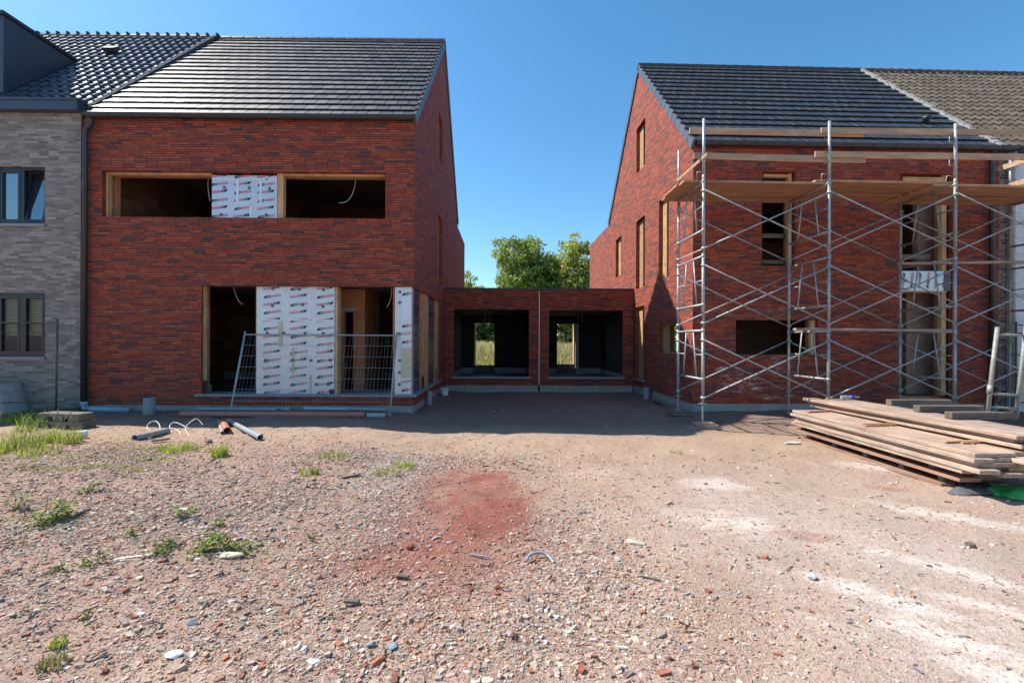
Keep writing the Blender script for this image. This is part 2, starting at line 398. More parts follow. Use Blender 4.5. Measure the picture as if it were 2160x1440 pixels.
def slope(eave, ridge):
    e = Vector((0, eave[0], eave[1])); r = Vector((0, ridge[0], ridge[1])); d = (r-e); Ls = d.length; d.normalize()
    n = Vector((0, -d.z, d.y));  n = n if n.z > 0 else -n
    return e, d, n, Ls
def flat_tiles(root, mat, u0, u1, eave, ridge, tw=.26, expo=.345, name='roof_tiles', gap=.008):
    e, d, n, Ls = slope(eave, ridge); mb = MB(); k = 0; rr = random.Random(3)
    while k*expo < Ls-.05:
        s0 = k*expo; s1 = min(s0+.365, Ls); x = u0-(tw/2 if k % 2 else 0)
        while x < u1-.01:
            a = max(x, u0)+gap; b = min(x+tw, u1)-gap; x += tw
            if b-a < .02: continue
            l0 = .043+rr.uniform(-.002, .002); l1 = .003; th = .022; ds = rr.uniform(-.004, .004); tw2 = rr.uniform(-.0018, .0018)
            P = lambda u, s, h: e+d*s+n*h+Vector((u, 0, 0))
            vs = [P(u, s, h) for u, q in ((a, -tw2), (b, tw2)) for s, h in ((s0+ds, l0+q-th), (s0+ds, l0+q), (s1, l1), (s1, l1-.003))]
            mb.add(vs, [(0, 1, 5, 4), (1, 2, 6, 5), (2, 3, 7, 6), (3, 0, 4, 7), (0, 3, 2, 1), (4, 5, 6, 7)])
        k += 1
    o = mb.build(name, [mat, M['lit_edge']] if mat is M['tile_r'] else mat, root, fix=False)
    if mat is M['tile_r']: o.data.polygons.foreach_set('material_index', [1 if i % 6 > 3 else 0 for i in range(len(o.data.polygons))])  # tile sides take the lighter tint, painted as sunlit edges
    return o
def verge(root, mat, ug, sg, eave, ridge, expo=.345, name='verge_tiles'):
    e, d, n, Ls = slope(eave, ridge); mb = MB(); k = 0
    while k*expo < Ls-.05:
        s0 = k*expo-.004; s1 = min(s0+expo-.02, Ls+.02)
        P = lambda u, s, h: e+d*s+n*h+Vector((u, 0, 0))
        vs = [P(u, s, h) for u in (ug-.02*sg, ug+.045*sg) for s, h in ((s0, -.15), (s0, .078), (s1, .020), (s1, -.12))]
        mb.add(vs, [(0, 1, 5, 4), (1, 2, 6, 5), (2, 3, 7, 6), (3, 0, 4, 7), (0, 3, 2, 1), (4, 5, 6, 7)])
        k += 1
    return mb.build(name, mat, root)
def deck(root, u0, u1, eave, ridge, rear, name='roof_deck'):
    mb = MB()
    for a, b in ((eave, ridge), (rear, ridge)):
        e, d, n, Ls = slope(a, b)
        vs = [e+d*s+n*h+Vector((u, 0, 0)) for u in (u0, u1) for s in (.12, Ls) for h in (-.16, -.02)]
        mb.add(vs, [(0, 1, 3, 2), (4, 6, 7, 5), (0, 4, 5, 1), (2, 3, 7, 6), (0, 2, 6, 4), (1, 5, 7, 3)])
    return mb.pieces(name, M['underlay'], root)
def pantiles(root, mat, u0, u1, eave, ridge, tw, expo, amp, name='roof_tiles', res=8, prof='s'):
    e, d, n, Ls = slope(eave, ridge); mb = MB(); k = 0; rr = random.Random(5)
    nt = int((u1-u0)/tw)+1
    while k*expo < Ls-.05:
        s0 = k*expo; s1 = min(s0+expo+.06, Ls)
        for j in range(nt):
            x = u0+j*tw
            if x+tw > u1+.01: continue
            lift = rr.uniform(-.003, .003); cols = []
            for i in range(res+1):
                p = i/res
                if prof == 's': h = amp*(math.sin(math.pi*min(1, p/.55)) if p < .55 else 0.)
                else: h = amp*.5*(1-math.cos(2*math.pi*p))**1.2*.6
                cols.append((x+p*tw*1.02, h+lift))
            vs = []
            for (u, h) in cols:
                for s, g in ((s0, .034-.022), (s0, .034), (s1, .0)):
                    vs.append(e+d*s+n*(h+g)+Vector((u, 0, 0)))
            fs = []
            for i in range(res):
                a = i*3; b = a+3; fs += [(a, b, b+1, a+1), (a+1, b+1, b+2, a+2)]
            mb.add(vs, fs)
        k += 1
    o = mb.build(name, mat, root, fix=False, smooth=False)
    return o
def gutter(root, u0, u1, v, z, r=.075, name='gutter', mat=None):
    mb = MB(); n = 10; vs = []; fs = []
    for u in (u0, u1):
        for rr in (r, r-.008):
            for j in range(n+1):
                w = math.pi+math.pi*j/n; vs.append((u, v+rr*math.cos(w), z+rr*math.sin(w)*1.15))
    m = n+1
    for j in range(n):
        fs += [(j, j+1, 2*m+j+1, 2*m+j), (m+j+1, m+j, 3*m+j, 3*m+j+1), (j, m+j, m+j+1, j+1), (2*m+j, 2*m+j+1, 3*m+j+1, 3*m+j)]
    fs += [(0, 2*m, 3*m, m), (n, m+n, 3*m+n, 2*m+n)]
    mb.add(vs, fs)
    mb.cyl((u0, v-r, z), (u1, v-r, z), .011, n=6)
    for u in (u0, u1):
        mb.add([(u, v+r*math.cos(math.pi+math.pi*j/n), z+r*math.sin(math.pi+math.pi*j/n)*1.15) for j in range(n+1)], [tuple(range(n+1))])
    k = int((u1-u0)/.47)
    for i in range(1, k):
        u = u0+(u1-u0)*i/k
        pts = [(u, v+(r+.004)*math.cos(math.pi+math.pi*j/8), z+(r+.004)*math.sin(math.pi+math.pi*j/8)*1.15) for j in range(9)]
        mb.tube(pts, .009, 5)
    return mb.build(name, mat or M['anthracite'], root, fix=False)

# the print of the boards: black word, red framed word, made once from lettering and copied
def text_mesh(body, size, shear=.25, bold=0.):
    cu = bpy.data.curves.new('lettering', 'FONT'); cu.body = body; cu.size = size; cu.shear = shear; cu.offset = bold
    cu.align_x = 'LEFT'; cu.resolution_u = 2
    o = bpy.data.objects.new('lettering', cu); COL.objects.link(o)
    bpy.context.view_layer.update()
    ev = o.evaluated_get(bpy.context.evaluated_depsgraph_get()); me = ev.to_mesh()
    vs = [(p.co.x, p.co.y) for p in me.vertices]; fs = [tuple(p.vertices) for p in me.polygons]
    ev.to_mesh_clear(); bpy.data.objects.remove(o); bpy.data.curves.remove(cu)
    x0 = min(p[0] for p in vs); return [(p[0]-x0, p[1]) for p in vs], fs
def make_logo():
    out = []            # (verts, faces, material)
    va, fa = text_mesh('IKO', .080, .3, .005); wa = max(p[0] for p in va)
    out.append(([(x*1.05+.02, y-.008) for x, y in va], fa, 0)); x1 = wa*1.05+.03
    out.append(([(0, -.014), (.014, -.014), (.03, .03), (.016, .03)], [(0, 1, 2, 3)], 1))
    vb, fb = text_mesh('enertherm', .046, .1, .0012); wb = max(p[0] for p in vb); k = .215/wb
    out.append(([(x1+.012+x*k, y+.008) for x, y in vb], fb, 1)); x2 = x1+.24
    b = .0065
    for r in ((x1, -.012, x2, -.012+b), (x1, .048-b, x2, .048), (x1, -.012+b, x1+b, .048-b), (x2-b, -.012+b, x2, .048-b)):
        out.append(([(r[0], r[1]), (r[2], r[1]), (r[2], r[3]), (r[0], r[3])], [(0, 1, 2, 3)], 1))
    return out, x2
LOGO, LOGO_W = make_logo()
def board_print(root, f, r, d, dx=.57, dy=.172, tilt=.14, turned=False, ox=0., oy=0., mirror=False):
    """rows of the printed name, every other one upside down, cut off at the edge of the board"""
    a0, b0, a1, b1 = r; bm = bmesh.new(); i = 0
    rows = range(-2, int(((b1-b0) if not turned else (a1-a0))/dy)+3); cols = range(-1, int(((a1-a0) if not turned else (b1-b0))/dx)+2)
    for j in rows:
        for c in cols:
            flip = (j+c) % 2
            for vs, fs, mi in LOGO:
                nv = []
                for x, y in vs:
                    x = (x-LOGO_W/2)*.88; y = (y-.025)*.88
                    if flip: x, y = -x, -y
                    x, y = x*math.cos(tilt)-y*math.sin(tilt), x*math.sin(tilt)+y*math.cos(tilt)
                    x += (c+.5)*dx+ox; y += j*dy+oy
                    if turned: x, y = y, -x+(b1-b0)
                    nv.append(bm.verts.new((a0+x, b0+y, 0)))
                for q in fs:
                    try: bm.faces.new([nv[k] for k in q]).material_index = mi
                    except ValueError: pass
    for co, no in (((a0, 0, 0), (-1, 0, 0)), ((a1, 0, 0), (1, 0, 0)), ((0, b0, 0), (0, -1, 0)), ((0, b1, 0), (0, 1, 0))):
        bmesh.ops.bisect_plane(bm, geom=bm.verts[:]+bm.edges[:]+bm.faces[:], dist=1e-5, plane_co=co, plane_no=no, clear_outer=True)
    for v in bm.verts: v.co = f(v.co.x, v.co.y, d)
    me = bpy.data.meshes.new('board_print'); bm.to_mesh(me); bm.free()
    me.materials.append(M['black']); me.materials.append(M['red_ink'])
    o = bpy.data.objects.new('board_print', me); COL.objects.link(o); o.parent = root; return o
def hang_cable(root, pts, r=.008):
    P = [Vector(p) for p in pts]; out = []
    for i in range(len(P)-1):
        p0 = P[max(0, i-1)]; p1 = P[i]; p2 = P[i+1]; p3 = P[min(len(P)-1, i+2)]
        for k in range(6):
            s = k/6; out.append(.5*((2*p1)+(p2-p0)*s+(2*p0-5*p1+4*p2-p3)*s*s+(3*p1-p0-3*p2+p3)*s**3))
    return MB().tube(out+[P[-1]], r, 6).build('cable', M['cable'], root, smooth=True)

# ------------------------------------------------------------------ LEFT HOUSE
LW = 6.97; EV = (-.06, 6.25); RG = (4.47, 10.84); RE = (8.53, 6.25)
lh = thing('brick_house', 'red brick house with shiny dark tiled roof, half boarded openings and no scaffold', 'house', LO)
w1 = pxr(L, 215, 365, 813, 457)
u_open = L.front(425, 700)[0]; z_lint = 2.66; z_sill = .36; v_end = L.side(927, 700)[0]
front = rect(-LW, .12, 0, 6.2)
front = [(-LW, .12), (0, .12), (0, .31), (u_open, .31), (u_open, z_lint), (0, z_lint), (0, 6.2), (-LW, 6.2)]
mb = MB(); shell(mb, FF, [front, rect(*w1)], 0, .10); mb.build('front_wall', M['brick'], lh)
def lside(x0, yt0, yb0, x1, yt1, yb1):
    v0, za = L.side(x0, yt0); _, zb = L.side(x0, yb0); v1, zc = L.side(x1, yt1); _, zd = L.side(x1, yb1)
    return v0, (zb+zd)/2, v1, (za+zc)/2
ls1 = lside(926, 236, 333, 934, 262, 352); ls2 = lside(924.5, 447, 596, 933, 470, 606)
gab = [(.1, .12), (11.55, .12), (11.55, 6.05), (8.6, 6.1), (8.47, 6.25), (4.47, 10.79), (.1, 6.3), (.1, z_lint), (v_end, z_lint), (v_end, .31), (.1, .31)]
mb = MB(); shell(mb, LS, [gab, rect(*ls1), rect(*ls2)], 0, .10); mb.build('gable_wall', M['brick'], lh)
mb = MB(); mb.box((-LW, 11.45, .12), (-.1, 11.55, 6.05)); mb.box((-LW, 8.5, 6.0), (-.1, 11.45, 6.12)); mb.pieces('rear_wall', M['brick'], lh)
mb = MB(); mb.box((-LW, .02, -.5), (-.02, .14, .12)); mb.box((-.14, .14, -.5), (-.02, 11.5, .12)); mb.pieces('plinth', M['plinth'], lh)
# inner leaf of terracotta blocks
g1 = (L.front(440, 0, .35)[0], z_sill, L.front(545, 0, .35)[0], z_lint+.05); g2 = (L.front(709, 0, .35)[0], z_sill, -.52, z_lint+.05)
wa = (w1[0]+.02, w1[1], L.front(450, 0, .3)[0], w1[3]); wb = (L.front(597, 0, .3)[0], w1[1], w1[2]-.0, w1[3])
mb = MB(); shell(mb, FF, [rect(-LW+.2, .2, -.3, 6.1), rect(*g1), rect(*g2), rect(*wa), rect(*wb)], .30, .44)
sg1 = (2.0, z_sill, 2.55, z_lint+.05); sg2 = (3.1, z_sill, 3.5, z_lint+.05)
mb2 = MB(); shell(mb2, LS, [[(.44, .2), (11.4, .2), (11.4, 5.9), (8.4, 5.95), (4.47, 10.4), (.44, 6.2)], rect(*ls1), rect(*ls2), rect(*sg1), rect(*sg2)], .30, .44)
mb.pieces('inner_wall', M['terracotta'], lh); mb2.pieces('inner_wall', M['terracotta'], lh)
mb = MB(); shell(mb, LS, [[(.12, 0), (11.45, 0), (11.45, 6), (8.5, 6.1), (4.47, 10.6), (.12, 6.1)]], LW-.18, LW-.0); mb.build('party_wall', M['shaded_block'], lh)
mb = MB()
px0 = L.front(715, 0, 1.3)[0]; px1 = L.front(772, 0, 1.3)[0]
dz = (L.front(728, 0, 1.3)[0], L.front(748, 0, 1.3)[0])
shell(mb, FF, [[(px0-.5, .3), (dz[0], .3), (dz[0], 2.2), (dz[1], 2.2), (dz[1], .3), (px1, .3), (px1, 2.75), (px0-.5, 2.75)]], 1.3, 1.44)
mb.box((px0-.5, 1.44, .3), (px0-.36, 4.5, 2.75)); mb.box((px1-.14, 1.44, .3), (px1, 2.6, 2.75))
mb.pieces('partition_wall', M['terracotta'], lh); mb = MB()
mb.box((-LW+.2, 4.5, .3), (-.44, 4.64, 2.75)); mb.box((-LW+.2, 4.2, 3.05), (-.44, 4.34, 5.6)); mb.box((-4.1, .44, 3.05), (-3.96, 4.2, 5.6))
mb.pieces('partition_wall', M['shaded_block'], lh)
mb = MB(); fbox(mb, FF, dz[0]-.08, 2.2, 1.25, dz[1]+.1, 2.3, 1.3); mb.build('door_lintel', M['concrete'], lh)
mb = MB(); mb.box((-LW+.18, .46, .05), (-.46, 11.3, .3)); mb.build('floor', M['slab'], lh)
mb = MB(); mb.box((-LW+.18, .46, 2.75), (-.46, 11.3, 3.05)); mb.box((-LW+.18, .46, 5.6), (-.46, 11.3, 5.8)); mb.pieces('ceiling', M['slab'], lh)
mb = MB(); mb.box((-LW+.18, .45, .3), (g1[0], .5, .52)); mb.box((-LW+.2, 4.44, .3), (-.5, 4.49, .52)); mb.pieces('base_course', M['plinth'], lh)
# linings, posts, boards
lining(lh, FF, w1, .10, .21, .04, 'LT')
lining(lh, FF, (L.front(425, 0, .05)[0], z_sill, g1[2], z_lint), .06, .17, .07, 'L', 'opening_lining')
mb = MB(); fbox(mb, FF, L.front(588, 0, .1)[0], w1[1], .08, L.front(600, 0, .1)[0], w1[3], .2); mb.build('post', M['wood'], lh)
mb = MB(); fbox(mb, FF, L.front(709, 0, .1)[0]+.004, z_sill, .10, L.front(715, 0, .1)[0], z_lint, .30); mb.build('post', M['wood'], lh)
mb = MB(); fbox(mb, FF, u_open+.005, z_sill, .055, u_open+.11, z_sill+.28, .0599); mb.pieces('membrane', M['black'], lh)
for q in (ls1, ls2): lining(lh, LS, q, .135, .44, .03)
b1 = (L.front(450, 0, .12)[0], w1[1]-.0, L.front(587, 0, .12)[0], w1[3]); b2 = (L.front(545, 0, .12)[0], z_sill, L.front(709, 0, .12)[0], z_lint)
b3 = (L.front(836, 0, .05)[0], z_sill, -.055, z_lint)
def board(r, f, d0, d1, seams, plugs, tapes, name='insulation_board', mat='foil', **kw):
    mb = MB(); fbox(mb, f, r[0], r[1], d0, r[2], r[3], d1); o = mb.build(name, M[mat], lh if not kw.get('root') else kw['root'])
    kw.pop('root', None)
    board_print(o, f, (r[0]+.004, r[1]+.004, r[2]-.004, r[3]-.004), d0-.003, **kw)
    if plugs:
        mb = MB()
        for a, b in plugs:
            vs = [f(a+.034*math.cos(w*math.pi/6), b+.034*math.sin(w*math.pi/6), dd) for dd in (d0-.004, d0-.010) for w in range(12)]
            mb.add(vs, [tuple(range(12)), tuple(range(12, 24))]+[(i, (i+1) % 12, 12+(i+1) % 12, 12+i) for i in range(12)])
        mb.pieces('fixing_plug', M['plug'], o)
    if seams:
        mb = MB()
        for a0, c0, a1, c1 in seams: fbox(mb, f, a0, c0, d0-.0015, a1, c1, d0-.0045)
        mb.pieces('joint_tape', M['tape'], o)
    if tapes:
        mb = MB()
        for a0, c0, a1, c1 in tapes: fbox(mb, f, a0, c0, d0-.0015, a1, c1, d0-.0055)
        mb.pieces('foam_joint', M['foam'], o)
    return o
fx = lambda x, d=.12: L.front(x, 700, d)[0]
fz = lambda y, d=.12: L.front(640, y, d)[1]
fy = lambda y, d=.12: L.front(520, y, d)[1]
board(b1, FF, .10, .20, [(b1[0], fy(377.5), b1[2], fy(380)), (fx(498.5), fy(431), fx(503.5), fy(379.5)), (fx(547.5), fy(431), fx(552), fy(379.5)), (fx(526.5), b1[1], fx(532), fy(431)), (fx(561), fy(387), fx(565), fy(372)), (b1[0], fy(433), b1[2], fy(432))],
      [(fx(x), fy(y)) for x, y in ((473.5, 396.5), (525.5, 397), (568.5, 398), (467, 453.5), (520, 454), (562, 453.5))], [], ox=-.1, oy=.06, dx=.5)
zt = fz(675.5); zm = fz(729); zl = fz(788.5); zh = fz(616)
board(b2, FF, .10, .20, [(b2[0], zt-.012, b2[2], zt+.012), (b2[0], zm-.008, b2[2], zm+.008), (b2[0], zh-.006, b2[2], zh+.006), (fx(654), zt, fx(658), zh), (fx(601), zh, fx(604), z_lint), (b2[0], zl-.004, b2[2], zl+.004)],
      [(fx(540+x/5.143), fz(590+y/5.143)) for x, y in ((185, 100), (472, 105), (735, 110), (183, 283), (508, 272), (730, 290), (128, 580), (305, 578), (538, 580), (735, 580), (113, 870), (402, 870), (604, 873), (811, 872), (105, 1135), (402, 1135), (662, 1132), (790, 1132))],
      [(fx(588.5), fz(730), fx(597.5), fz(678)), (fx(617), fz(788), fx(622), fz(733)), (fx(654), b2[1], fx(658.5), fz(790))], ox=.04, oy=.03)
mb = MB(); fbox(mb, FF, fx(696), z_sill, .096, b2[2], z_sill+.10, .0985); mb.pieces('membrane', M['black'], lh)
cb = board(b3, FF, .05, .26, [], [(fx(843, .05), fz(y, .05)) for y in (614.5, 637, 703, 759.5, 785, 810)], [(fx(846, .05), fz(796, .05), b3[2]-.01, fz(733, .05))], dx=.6, ox=.02, oy=.1)
mb = MB(); fbox(mb, FF, fx(847, .05), fz(674, .05), .046, b3[2]-.006, fz(625, .05), .0485); mb.pieces('joint_tape', M['tape'], cb)
# violet foil and posts round the corner
sv = lambda x, u=-.06: L.side(x, 700, u)[0]
va, vb, vc, vd, ve = sv(885), sv(892), sv(901), sv(916), sv(921)
rr = random.Random(4)
for (p, q) in ((.262, va), (vc+.004, vd)):
    mb = MB(); fbox(mb, LS, p, z_sill, .06, q, z_lint, .20); o = mb.build('foil_board', M['purple'], lh)
    mb = MB()
    for z in (.95, 1.62, 2.2): fbox(mb, LS, p, z, .055, q, z+.014, .0585)
    mb.pieces('joint_tape', M['black'], o)
    mb = MB()
    for i in range(46 if q-p > 1 else 26):
        a = rr.uniform(p+.03, q-.05); b = rr.uniform(z_sill+.05, z_lint-.1); s = rr.uniform(.012, .026)
        fbox(mb, LS, a, b, .052, a+s*1.6, b+s*1.2, .0575)
    mb.build('crumpled_glints', M['foil'], o)
mb = MB(); fbox(mb, LS, va+.002, z_sill, .07, vb, z_lint, .44); mb.build('post', M['terracotta'], lh)
mb = MB(); fbox(mb, LS, vb+.002, z_sill, .03, vc, z_lint, .44); mb.build('post', M['wood'], lh)
mb = MB(); fbox(mb, LS, vd+.002, z_sill, .03, v_end-.02, z_lint, .44); mb.build('post', M['wood'], lh)
mb = MB(); fbox(mb, LS, vb-.12, z_sill, .025, vb+.0, z_sill+.3, .0295); fbox(mb, LS, ve-.25, z_sill, .025, ve-.1, z_sill+.32, .0295); mb.pieces('membrane', M['black'], lh)
mb = MB(); mb.box((u_open-.11, -.07, .31), (.07, .3, .36)); mb.box((-.3, .301, .31), (.07, v_end+.08, .36)); mb.build('sill', M['bluestone'], lh, bevel=.004)
flat_tiles(lh, M['tile'], -LW-.02, .0, EV, RG); flat_tiles(lh, M['tile'], -LW-.02, .0, RE, RG)
verge(lh, M['verge'], .0, 1, EV, RG); verge(lh, M['verge'], .0, 1, RE, RG)
deck(lh, -LW+.02, -.02, EV, RG, RE)
mb = MB()
for i in range(18):
    u = -LW+i*(LW+.03)/18; mb.tube([(u, 4.47, 10.85), (u+(LW+.03)/18-.004, 4.47, 10.856)], [.07, .075], 8)
mb.build('ridge_tiles', M['tile'], lh)
gutter(lh, -LW+.12, -.01, -.10, 6.25)
mb = MB(); du = L.front(180.5, 600, -.06)[0]
mb.tube([(du+.14, -.10, 6.17), (du+.14, -.10, 6.12), (du+.13, -.10, 6.02), (du+.02, -.09, 5.92), (du, -.08, 5.8), (du, -.08, .02)], .05, 12)
for z in (5.2, 4.0, 2.8, 1.6, .6): mb.cyl((du, -.08, z), (du, -.08, z+.02), .056, n=12)
mb.build('downpipe', M['anthracite'], lh, smooth=True)
mb = MB(); mb.tube([(du, -.08, .16), (du, -.08, .09), (du+.03, -.085, .055), (du+.12, -.09, .045), (du+.98, -.12, .03)], .055, 14)
mb.cyl((du, -.08, .12), (du, -.08, .2), .066, n=14); mb.cyl((du+.14, -.09, .045), (du+.2, -.092, .044), .064, n=14)
mb.build('drain_bend', M['blue_pipe'], lh, smooth=True)
P = lambda x, y, d: Vector((L.front(x, y, d)[0], d, L.front(x, y, d)[1]))
hang_cable(lh, [P(493, 606, .6), P(497, 620, .6), P(503, 634, .6), P(512, 642, .6)])
hang_cable(lh, [P(826, 606, .6), P(826, 620, .6), P(822, 637, .6), P(816, 648, .6)])
hang_cable(lh, [P(441, 372, .6), P(439, 388, .6), P(440, 405, .6), P(443, 424, .6)])
hang_cable(lh, [P(749, 374, .6), P(749, 390, .6), P(743, 410, .6), P(731, 425, .6), P(715, 428, .6)])

# ------------------------------------------------------------------ RIGHT HOUSE
RW = 7.12; EV2 = (-.06, 5.97); RG2 = (4.0, 10.13); RE2 = (7.82, 6.2)
rh = thing('brick_house', 'red brick house behind the scaffold, dull dark tiled roof and sunlit gable', 'house', RO, RT)
fw = pxr(Q, 1552, 674, 1726, 748); w2 = pxr(Q, 1607, 362, 1679, 560); w3 = pxr(Q, 1897, 367, 2010, 836)
mb = MB(); shell(mb, FF, [[(0, .12), (w3[0], .12), (w3[0], w3[3]), (w3[2], w3[3]), (w3[2], .12), (RW, .12), (RW, 5.93), (0, 5.93)], rect(*fw), rect(*w2)], 0, .10); mb.build('front_wall', M['brick_stained'], rh)
def rside(x0, yt0, yb0, x1, yt1, yb1):
    v0, za = Q.side(x0, yt0); _, zb = Q.side(x0, yb0); v1, zc = Q.side(x1, yt1); _, zd = Q.side(x1, yb1)
    return min(v0, v1), (zb+zd)/2, max(v0, v1), (za+zc)/2
rs = [rside(1342.7, 274.6, 366.7, 1361, 247, 346), rside(1299, 505.5, 586, 1311, 497.5, 580), rside(1342, 467, 610, 1360.5, 454.5, 603.5),
      rside(1390, 424, 589.5, 1410.7, 408, 582.5), rside(1390, 683, 745, 1428, 678, 746)]
dr = rside(1341, 647.5, 801, 1359.5, 644.5, 806); dr = (dr[0], .36, dr[2], dr[3])
gab = [(.1, .12), (dr[0]-.0, .12), (dr[0], dr[3]), (dr[2], dr[3]), (dr[2], .12), (11.55, .12), (11.55, 6.1), (7.9, 6.12), (7.76, 6.2), (4.0, 10.09), (.1, 6.02)]
mb = MB(); shell(mb, RS, [gab]+[rect(*q) for q in rs], 0, .10); mb.build('gable_wall', M['brick'], rh)
mb = MB(); fbox(mb, RS, dr[0]+.003, .12, .003, dr[2]-.003, .30, .1); mb.build('threshold_wall', M['brick'], rh)
mb = MB(); fbox(mb, RS, dr[0]-.06, .30, -.06, dr[2]+.06, .355, .2); mb.build('sill', M['bluestone'], rh, bevel=.004)
back_u = [Q.front(x, 700, 7.6)[0] for x in (1405, 1440)]
bo = (back_u[0]-.2, .6, back_u[1]+.9, 2.5)
mb = MB(); shell(mb, FF, [rect(.1, .12, RW, 6.1), (rect(bo[0]-.1, .3, bo[2]+1.3, 2.6))], 11.45, 11.55); mb.box((.1, 7.9, 6.0), (RW, 11.45, 6.1)); mb.pieces('rear_wall', M['brick'], rh)
mb = MB(); mb.box((.02, .02, -.5), (w3[0], .14, .12)); mb.box((w3[2], .02, -.5), (RW, .14, .12)); mb.box((w3[0], .06, -.5), (w3[2], .14, .1)); mb.box((.02, .14, -.5), (.14, 11.5, .12)); mb.pieces('plinth', M['plinth'], rh)
mb = MB(); shell(mb, FF, [rect(.3, .2, RW-.2, 5.85), rect(*fw), rect(*w2), rect(w3[0], .25, w3[2], w3[3])], .30, .44)
mb2 = MB(); shell(mb2, RS, [[(.44, .2), (11.4, .2), (11.4, 5.9), (7.7, 6.0), (4.0, 9.75), (.44, 5.85)]]+[rect(*q) for q in rs]+[rect(*dr)], .30, .44)
mb.pieces('inner_wall', M['terracotta'], rh); mb2.pieces('inner_wall', M['terracotta'], rh)
mb = MB(); shell(mb, FF, [rect(.44, .2, RW-.2, 5.9), rect(*bo)], 7.55, 7.7)
wx = Q.front(1912, 700, .75)[0]; wz = Q.front(1950, 480, 1.0)[0]
mb.box((wx, .75, .25), (wx+2., .89, 2.75)); mb.box((Q.front(1938, 0, .7)[0], .7, 3.05), (Q.front(1990, 0, .7)[0]+.3, .84, 5.4))
mb.pieces('partition_wall', M['pink_block'], rh)
mb = MB(); shell(mb, RS, [[(.12, 0), (11.45, 0), (11.45, 6), (7.8, 6.1), (4.0, 9.9), (.12, 5.9)]], RW-.18, RW); mb.build('party_wall', M['terracotta'], rh)
mb = MB(); mb.box((.46, .46, .0), (RW-.2, 11.3, .25)); mb.build('floor', M['slab'], rh)
mb = MB(); mb.box((.46, .46, 2.75), (RW-.2, 11.3, 3.05)); mb.box((.46, .46, 5.45), (RW-.2, 11.3, 5.6)); mb.pieces('ceiling', M['slab'], rh)
for q in rs+[dr]: lining(rh, RS, q, .135, .30, .035, 'LRTB' if q is not dr else 'LRT')
for q in rs+[dr]:                       # the broad lining board that shows beside each gable opening
    mb = MB(); w_ = (q[2]-q[0])*(.44 if q is not rs[4] else .36); fbox(mb, RS, q[2]-.003, q[1]+.003, .102, q[2]-w_, q[3]-.003, .13)
    for z in (.18, .5, .82): fbox(mb, RS, q[2]-w_*.55, q[1]+(q[3]-q[1])*z, .094, q[2]-w_*.35, q[1]+(q[3]-q[1])*z+.05, .1015)
    mb.build('cover_board', M['cover'], rh)
for q in (ls1, ls2):
    mb = MB(); fbox(mb, LS, q[2]-.003, q[1]+.003, .102, q[2]-(q[2]-q[0])*.45, q[3]-.003, .13); mb.build('cover_board', M['cover'], lh)
lining(rh, FF, fw, .10, .18, .10, 'R'); lining(rh, FF, w2, .10, .2, .06, 'RT', gap=.03); lining(rh, FF, (w3[0], .3, w3[2], w3[3]), .10, .2, .11, 'RT', gap=.045)
zs0 = Q.front(1950, 614, .1)[1]; zs1 = Q.front(1950, 573, .1)[1]
board((w3[0]+.004, zs0, w3[2]-.19, zs1), FF, .02, .12, [(w3[0]+.01, zs0+.13, w3[2]-.2, zs0+.136)], [(Q.front(x, 592, .02)[0], Q.front(x, y, .02)[1]) for x, y in ((1910, 592), (1958, 593))], [], root=rh, turned=True, dx=.42, dy=.19, tilt=-.1, oy=.1)
mb = MB(); fbox(mb, FF, w3[2]-.185, zs0, .022, w3[2]-.01, zs1, .12); mb.build('foil_board', M['purple'], rh)
mb = MB(); fbox(mb, FF, w3[0]+.004, zs0-.03, .02, w3[2]-.105, zs0-.004, .4); mb.build('lintel_board', M['wood'], rh)
mb = MB(); fbox(mb, FF, w3[0]-.05, .12, -.05, w3[2]+.03, .2, .3); mb.build('sill', M['bluestone'], rh)
mb = MB()
for (x0, x1, y0, y1) in ((1606, 1659, 493, 502), (1606, 1659, 549, 557), ):
    fbox(mb, FF, Q.front(x0, 0, .3)[0], Q.front(1630, y1, .3)[1], .28, Q.front(x1, 0, .3)[0], Q.front(1630, y0, .3)[1], .33)
mb.pieces('guard_board', M['grey_wood'], rh)
mb = MB(); fbox(mb, FF, w3[0], Q.front(1930, 547, .3)[1], .28, w3[2]-.25, Q.front(1930, 537, .3)[1], .33); mb.pieces('guard_board', M['grey_wood'], rh)
flat_tiles(rh, M['tile_r'], 0., RW-.06, EV2, RG2, gap=.005); flat_tiles(rh, M['tile_r'], 0., RW-.06, RE2, RG2, gap=.005)
verge(rh, M['verge'], 0., -1, EV2, RG2); verge(rh, M['verge'], 0., -1, RE2, RG2)
deck(rh, .02, RW-.02, EV2, RG2, RE2)
mb = MB()
for i in range(18):
    u = -.03+i*RW/18; mb.tube([(u, 4.0, 10.14), (u+RW/18-.004, 4.0, 10.146)], [.07, .075], 8)
mb.build('ridge_tiles', M['tile_r'], rh)
gutter(rh, .04, Q.front(2145, 315)[0], -.11, 5.96)
e, d, n, Ls = slope(EV2, RG2); mb = MB(); k = 0
while k < 34:                           # lumpy mortar strip along the joint with the old roof
    s = k*Ls/34; w = .05+.05*rr.random()
    vs = [e+d*q+n*h+Vector((u, 0, 0)) for u in (RW-.05-w*.4, RW+.03+w*.35) for q in (s, s+Ls/34+.02) for h in (.0, .05+.03*rr.random())]
    mb.add(vs, [(0, 1, 3, 2), (4, 6, 7, 5), (0, 4, 5, 1), (2, 3, 7, 6), (0, 2, 6, 4), (1, 5, 7, 3)]); k += 1
mb.build('mortar_strip', M['white_cement'], rh)
mb = MB(); vp = e+d*1.35+n*.05+Vector((Q.front(1951, 264, .9)[0], 0, 0))
